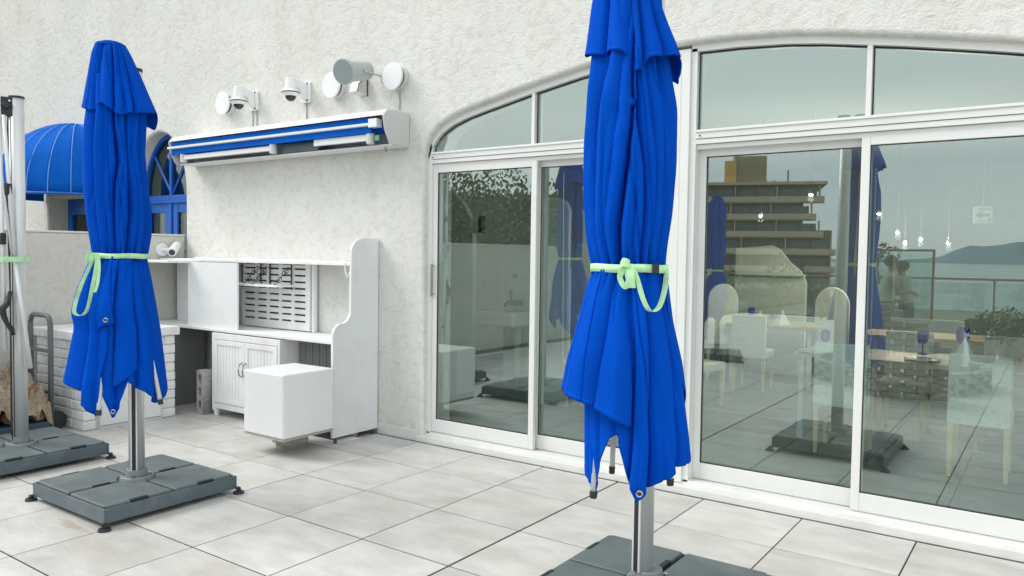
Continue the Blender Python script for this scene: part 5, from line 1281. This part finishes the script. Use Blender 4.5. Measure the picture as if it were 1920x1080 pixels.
# land, sea, hills
b = Bm(); b.box(-400, 400, -170, 40, -30, -8.5); struct('ground', b, 'soil')
b = Bm(); b.box(-30000, 30000, -30000, 500, -30, -26); 
for v in b.b.verts: pass
sea = struct('sea', b, 'sea')
b = Bm(); prev = None
for k in range(121):
    az = -60 + k * .8
    h_ = 30 + 30 * abs(noise.noise(Vector((az * .12, 1, 0))))
    for ca, hh, ww in ((-4.9, 105, 1.2), (-2.6, 125, 1.5), (-.8, 95, 1.4), (4, 60, 3), (12, 110, 3.5)): h_ += hh * math.exp(-((az - ca) / ww) ** 2)
    if az < -8: h_ *= .55
    p = from_mirror(az, 9000, -26); p2 = from_mirror(az, 10200, -26)
    cur = [b.b.verts.new(p), b.b.verts.new((p + p2) / 2 + Vector((0, 0, h_ * 1.25))), b.b.verts.new(p2)]
    if prev: b.b.faces.new((prev[0], cur[0], cur[1], prev[1])); b.b.faces.new((prev[1], cur[1], cur[2], prev[2]))
    prev = cur
struct('hills', b, 'hill', smooth=True)

# trees
def leaf_cloud(n, rad, seed, size):
    rd = random.Random(seed); bb = bmesh.new()
    clumps = [(Vector((rd.gauss(0, .45), rd.gauss(0, .45), rd.gauss(0, .35))) , rd.uniform(.28, .5)) for _ in range(22)]
    for _ in range(n):
        c_, cr_ = rd.choice(clumps)
        d = Vector((rd.gauss(0, 1), rd.gauss(0, 1), rd.gauss(0, 1))).normalized() * cr_ * rd.uniform(.6, 1.05)
        p = (c_ + d) * rad; nrm = Vector((rd.gauss(0, 1), rd.gauss(0, 1), rd.gauss(.5, 1))).normalized()
        x = nrm.orthogonal().normalized() * size * rd.uniform(.6, 1.3); y = nrm.cross(x).normalized() * size * .6
        vv = [bb.verts.new(p + q) for q in (-x, y, x, -y)]; bb.faces.new(vv)
    return bb
def tree(name, x, y, zg, h, rad, lab, seed, group='trees beyond the terrace', n=12000):
    t_ = thing(name, (x, y, zg), lab, 'tree', group)
    bb = Bm(); bb.tube((x, y, zg), (x + .2, y, zg + h * .55), .035 * h, .02 * h, n=10)
    for q in range(5):
        a = q * 1.3 + seed; bb.tube((x + .1, y, zg + h * (.35 + .05 * q)), (x + rad * .6 * math.cos(a), y + rad * .6 * math.sin(a), zg + h * (.62 + .05 * q)), .012 * h, .005 * h, n=6)
    build('trunk', bb, 'trunk', parent=t_)
    cb = leaf_cloud(n, rad, seed, rad * .031)
    for v in cb.verts: v.co = Vector((v.co.x, v.co.y, v.co.z * 1.1)) + Vector((x, y, zg + h - rad * .9))
    build('crown', cb, 'leaf', parent=t_)
for k, (az, d, topel, rad) in enumerate(((-41.2, 30, 5.6, 2.6), (-38.5, 34, 5.0, 3.4), (-36, 29, 4.4, 3.0), (-33.6, 33, 4.2, 3.6), (-31, 30, 3.6, 3.2), (-29, 34, 3.0, 3.4), (-44, 28, 6.4, 3.4), (-26, 38, .5, 3.5))):
    p = from_mirror(az, d, -8.5); tp = 1.5 + d * math.tan(R(topel))
    tree('garden_tree', p.x, p.y, -8.5, tp + 8.5, rad, ['broad dark tree mirrored at the far left of the left window', 'tallest dark tree mirrored at the top of the left window', 'small rounded tree mirrored right of the tallest one', 'wide tree mirrored beside the left window stile', 'tree mirrored just left of the blue parasol', 'tree mirrored behind the blue parasol', 'tree standing left of the mirrored garden', 'low tree before the hotel'][k], 50 + k)
for k, (az, d, topel, rad) in enumerate(((-24, 60, -.6, 5), (-20.5, 56, -1.4, 5), (-17, 60, -1.2, 5), (-14, 55, -1.0, 4.5), (-11.5, 48, .2, 3.0), (-16, 45, -3.0, 4))):
    p = from_mirror(az, d, -8.5); tp = 1.5 + d * math.tan(R(topel))
    if k in (4, 5): continue
    tree('garden_tree', p.x, p.y, -8.5, tp + 8.5, rad, ['green tree below the left end of the mirrored hotel', 'green tree below the mirrored hotel, second from left', 'green tree below the middle of the mirrored hotel', 'green tree below the right half of the mirrored hotel', 'tree right of the mirrored hotel, in front of the sea', 'low tree nearest the terrace in front of the mirrored hotel'][k], 70 + k, n=6000)
for k, (az, d, h, rad, lab) in enumerate(((-10.6, 13.6, 1.72, .28, 'potted bush standing by the ledge wall, mirrored beside the window stile'), (-3.9, 13.5, .66, .30, 'low dark shrub mirrored above the blue goblet'), (-2.4, 14, .70, .30, 'brownish low shrub mirrored above the right napkin'))):
    p = from_mirror(az, d, 0); t_ = thing('shrub', (p.x, p.y, 0), lab, 'shrub', 'shrubs on the terrace')
    build('pot', Bm().lathe([(.001, 0), (.16, 0), (.22, .34), (.20, .34), (.18, .28), (.001, .28)], p), 'concrete', parent=t_, smooth=True)
    cb = leaf_cloud(900, rad, 90 + k, rad * .10)
    for v in cb.verts: v.co += Vector((p.x, p.y, h - rad * .6))
    build('foliage', cb, 'leaf', parent=t_)
    build('stem', Bm().tube((p.x, p.y, .28), (p.x, p.y, h - rad * .6), .02, n=8), 'trunk', parent=t_)

# two people standing by the ledge wall, mirrored behind the window stile
def person(x, y, rz, H_, label, hair_col, leanf=0.):
    t_ = thing('person', (x, y, 0), label, 'person')
    k_ = H_ / 1.65
    V = {'pelvis': (0, 0, .90), 'belly': (0, -.01, 1.04), 'chest': (0, -.01 - leanf * .5, 1.22), 'neckb': (0, -.0 - leanf, 1.37), 'neck': (0, -.01 - leanf, 1.42), 'head': (0, -.02 - leanf, 1.51), 'crown': (0, -.015 - leanf, 1.60)}
    Rr = {'pelvis': (.135, .10), 'belly': (.115, .09), 'chest': (.145, .10), 'neckb': (.06, .05), 'neck': (.048, .048), 'head': (.072, .085), 'crown': (.045, .055)}
    Ed = [('pelvis', 'belly'), ('belly', 'chest'), ('chest', 'neckb'), ('neckb', 'neck'), ('neck', 'head'), ('head', 'crown')]
    for s_, n_ in ((-1, 'l'), (1, 'r')):
        bend = .16 if s_ > 0 else .03
        for q, p, r_ in (('sh', (s_ * .17, -leanf * .8, 1.33), (.05, .05)), ('el', (s_ * .22, -.02 - leanf, 1.06), (.038, .038)), ('wr', (s_ * .20, -.12 - bend, .92 + bend * .9), (.025, .022)), ('ha', (s_ * .19, -.18 - bend, .89 + bend), (.032, .018)), ('fi', (s_ * .185, -.24 - bend, .87 + bend), (.022, .012)),
                     ('hip', (s_ * .085, 0, .84), (.085, .085)), ('kn', (s_ * .10, -.02, .47), (.055, .055)), ('an', (s_ * .11, .02, .09), (.036, .04)), ('toe', (s_ * .13, -.13, .035), (.035, .028))):
            V[n_ + q] = p; Rr[n_ + q] = r_
        Ed += [('chest', n_ + 'sh'), (n_ + 'sh', n_ + 'el'), (n_ + 'el', n_ + 'wr'), (n_ + 'wr', n_ + 'ha'), (n_ + 'ha', n_ + 'fi'), ('pelvis', n_ + 'hip'), (n_ + 'hip', n_ + 'kn'), (n_ + 'kn', n_ + 'an'), (n_ + 'an', n_ + 'toe')]
    names = list(V); me = bpy.data.meshes.new('body')
    me.from_pydata([Vector(V[q]) * k_ for q in names], [(names.index(a), names.index(b_)) for a, b_ in Ed], [])
    o = bpy.data.objects.new('body', me); COL.objects.link(o)
    md = o.modifiers.new('s', 'SKIN'); me_l = me.skin_vertices[0].data if me.skin_vertices else None
    if me_l is None:
        bmx = bmesh.new(); bmx.from_mesh(me); bmx.verts.layers.skin.verify(); bmx.to_mesh(me); bmx.free(); me_l = me.skin_vertices[0].data
    for q, n_ in enumerate(names): me_l[q].radius = Rr[n_]; me_l[q].use_root = (n_ == 'pelvis')
    o.modifiers.new('u', 'SUBSURF').levels = 2
    dg = bpy.context.evaluated_depsgraph_get(); m2 = bpy.data.meshes.new_from_object(o.evaluated_get(dg)); o.modifiers.clear(); o.data = m2
    m2.materials.clear()
    for q in ('skin', 'shirt', 'slate'): m2.materials.append(M[q])
    for p in m2.polygons:
        c_ = p.center / k_; p.use_smooth = True
        arm = abs(c_.x) > .155
        p.material_index = 0 if c_.z > 1.385 or (arm and c_.z < 1.12 and c_.z > .6) else (2 if c_.z < .93 else 1)
    o.parent = t_
    hb = Bm(); hb.ball((0, .015 - leanf, 1.55), .095, sx=.92, sy=1.05, sz=1.0)
    for v in list(hb.b.verts):
        if v.co.y < -.055 - leanf and v.co.z < 1.60: v.co.y = -.055 - leanf
        v.co *= k_
    hm = bpy.data.meshes.new('hair'); hb.b.to_mesh(hm); hm.materials.append(M[hair_col]); ho = bpy.data.objects.new('hair', hm); COL.objects.link(ho); ho.parent = t_
    fb_ = Bm(); fb_.ball((0, -.098 - leanf, 1.515), .013, sy=1.2); fb_.ball((-.032, -.086 - leanf, 1.535), .009); fb_.ball((.032, -.086 - leanf, 1.535), .009); fb_.box(-.025, .025, -.094 - leanf, -.088 - leanf, 1.468, 1.476)
    for v in fb_.b.verts: v.co *= k_
    fm = bpy.data.meshes.new('face'); fb_.b.to_mesh(fm); fm.materials.append(M['skin']); fo_ = bpy.data.objects.new('face_features', fm); COL.objects.link(fo_); fo_.parent = t_
    t_.rotation_euler = (0, 0, rz)
p1 = from_mirror(-9.5, 12.9, 0); person(p1.x, p1.y, R(60), 1.58, 'dark haired person in a cream shirt standing nearest the window stile in the reflection', 'hair', .05)
p2 = from_mirror(-8.3, 13.3, 0); person(p2.x, p2.y, R(-70), 1.50, 'person in a cream shirt with raised hand, right of the dark haired one', 'trunk', .10)
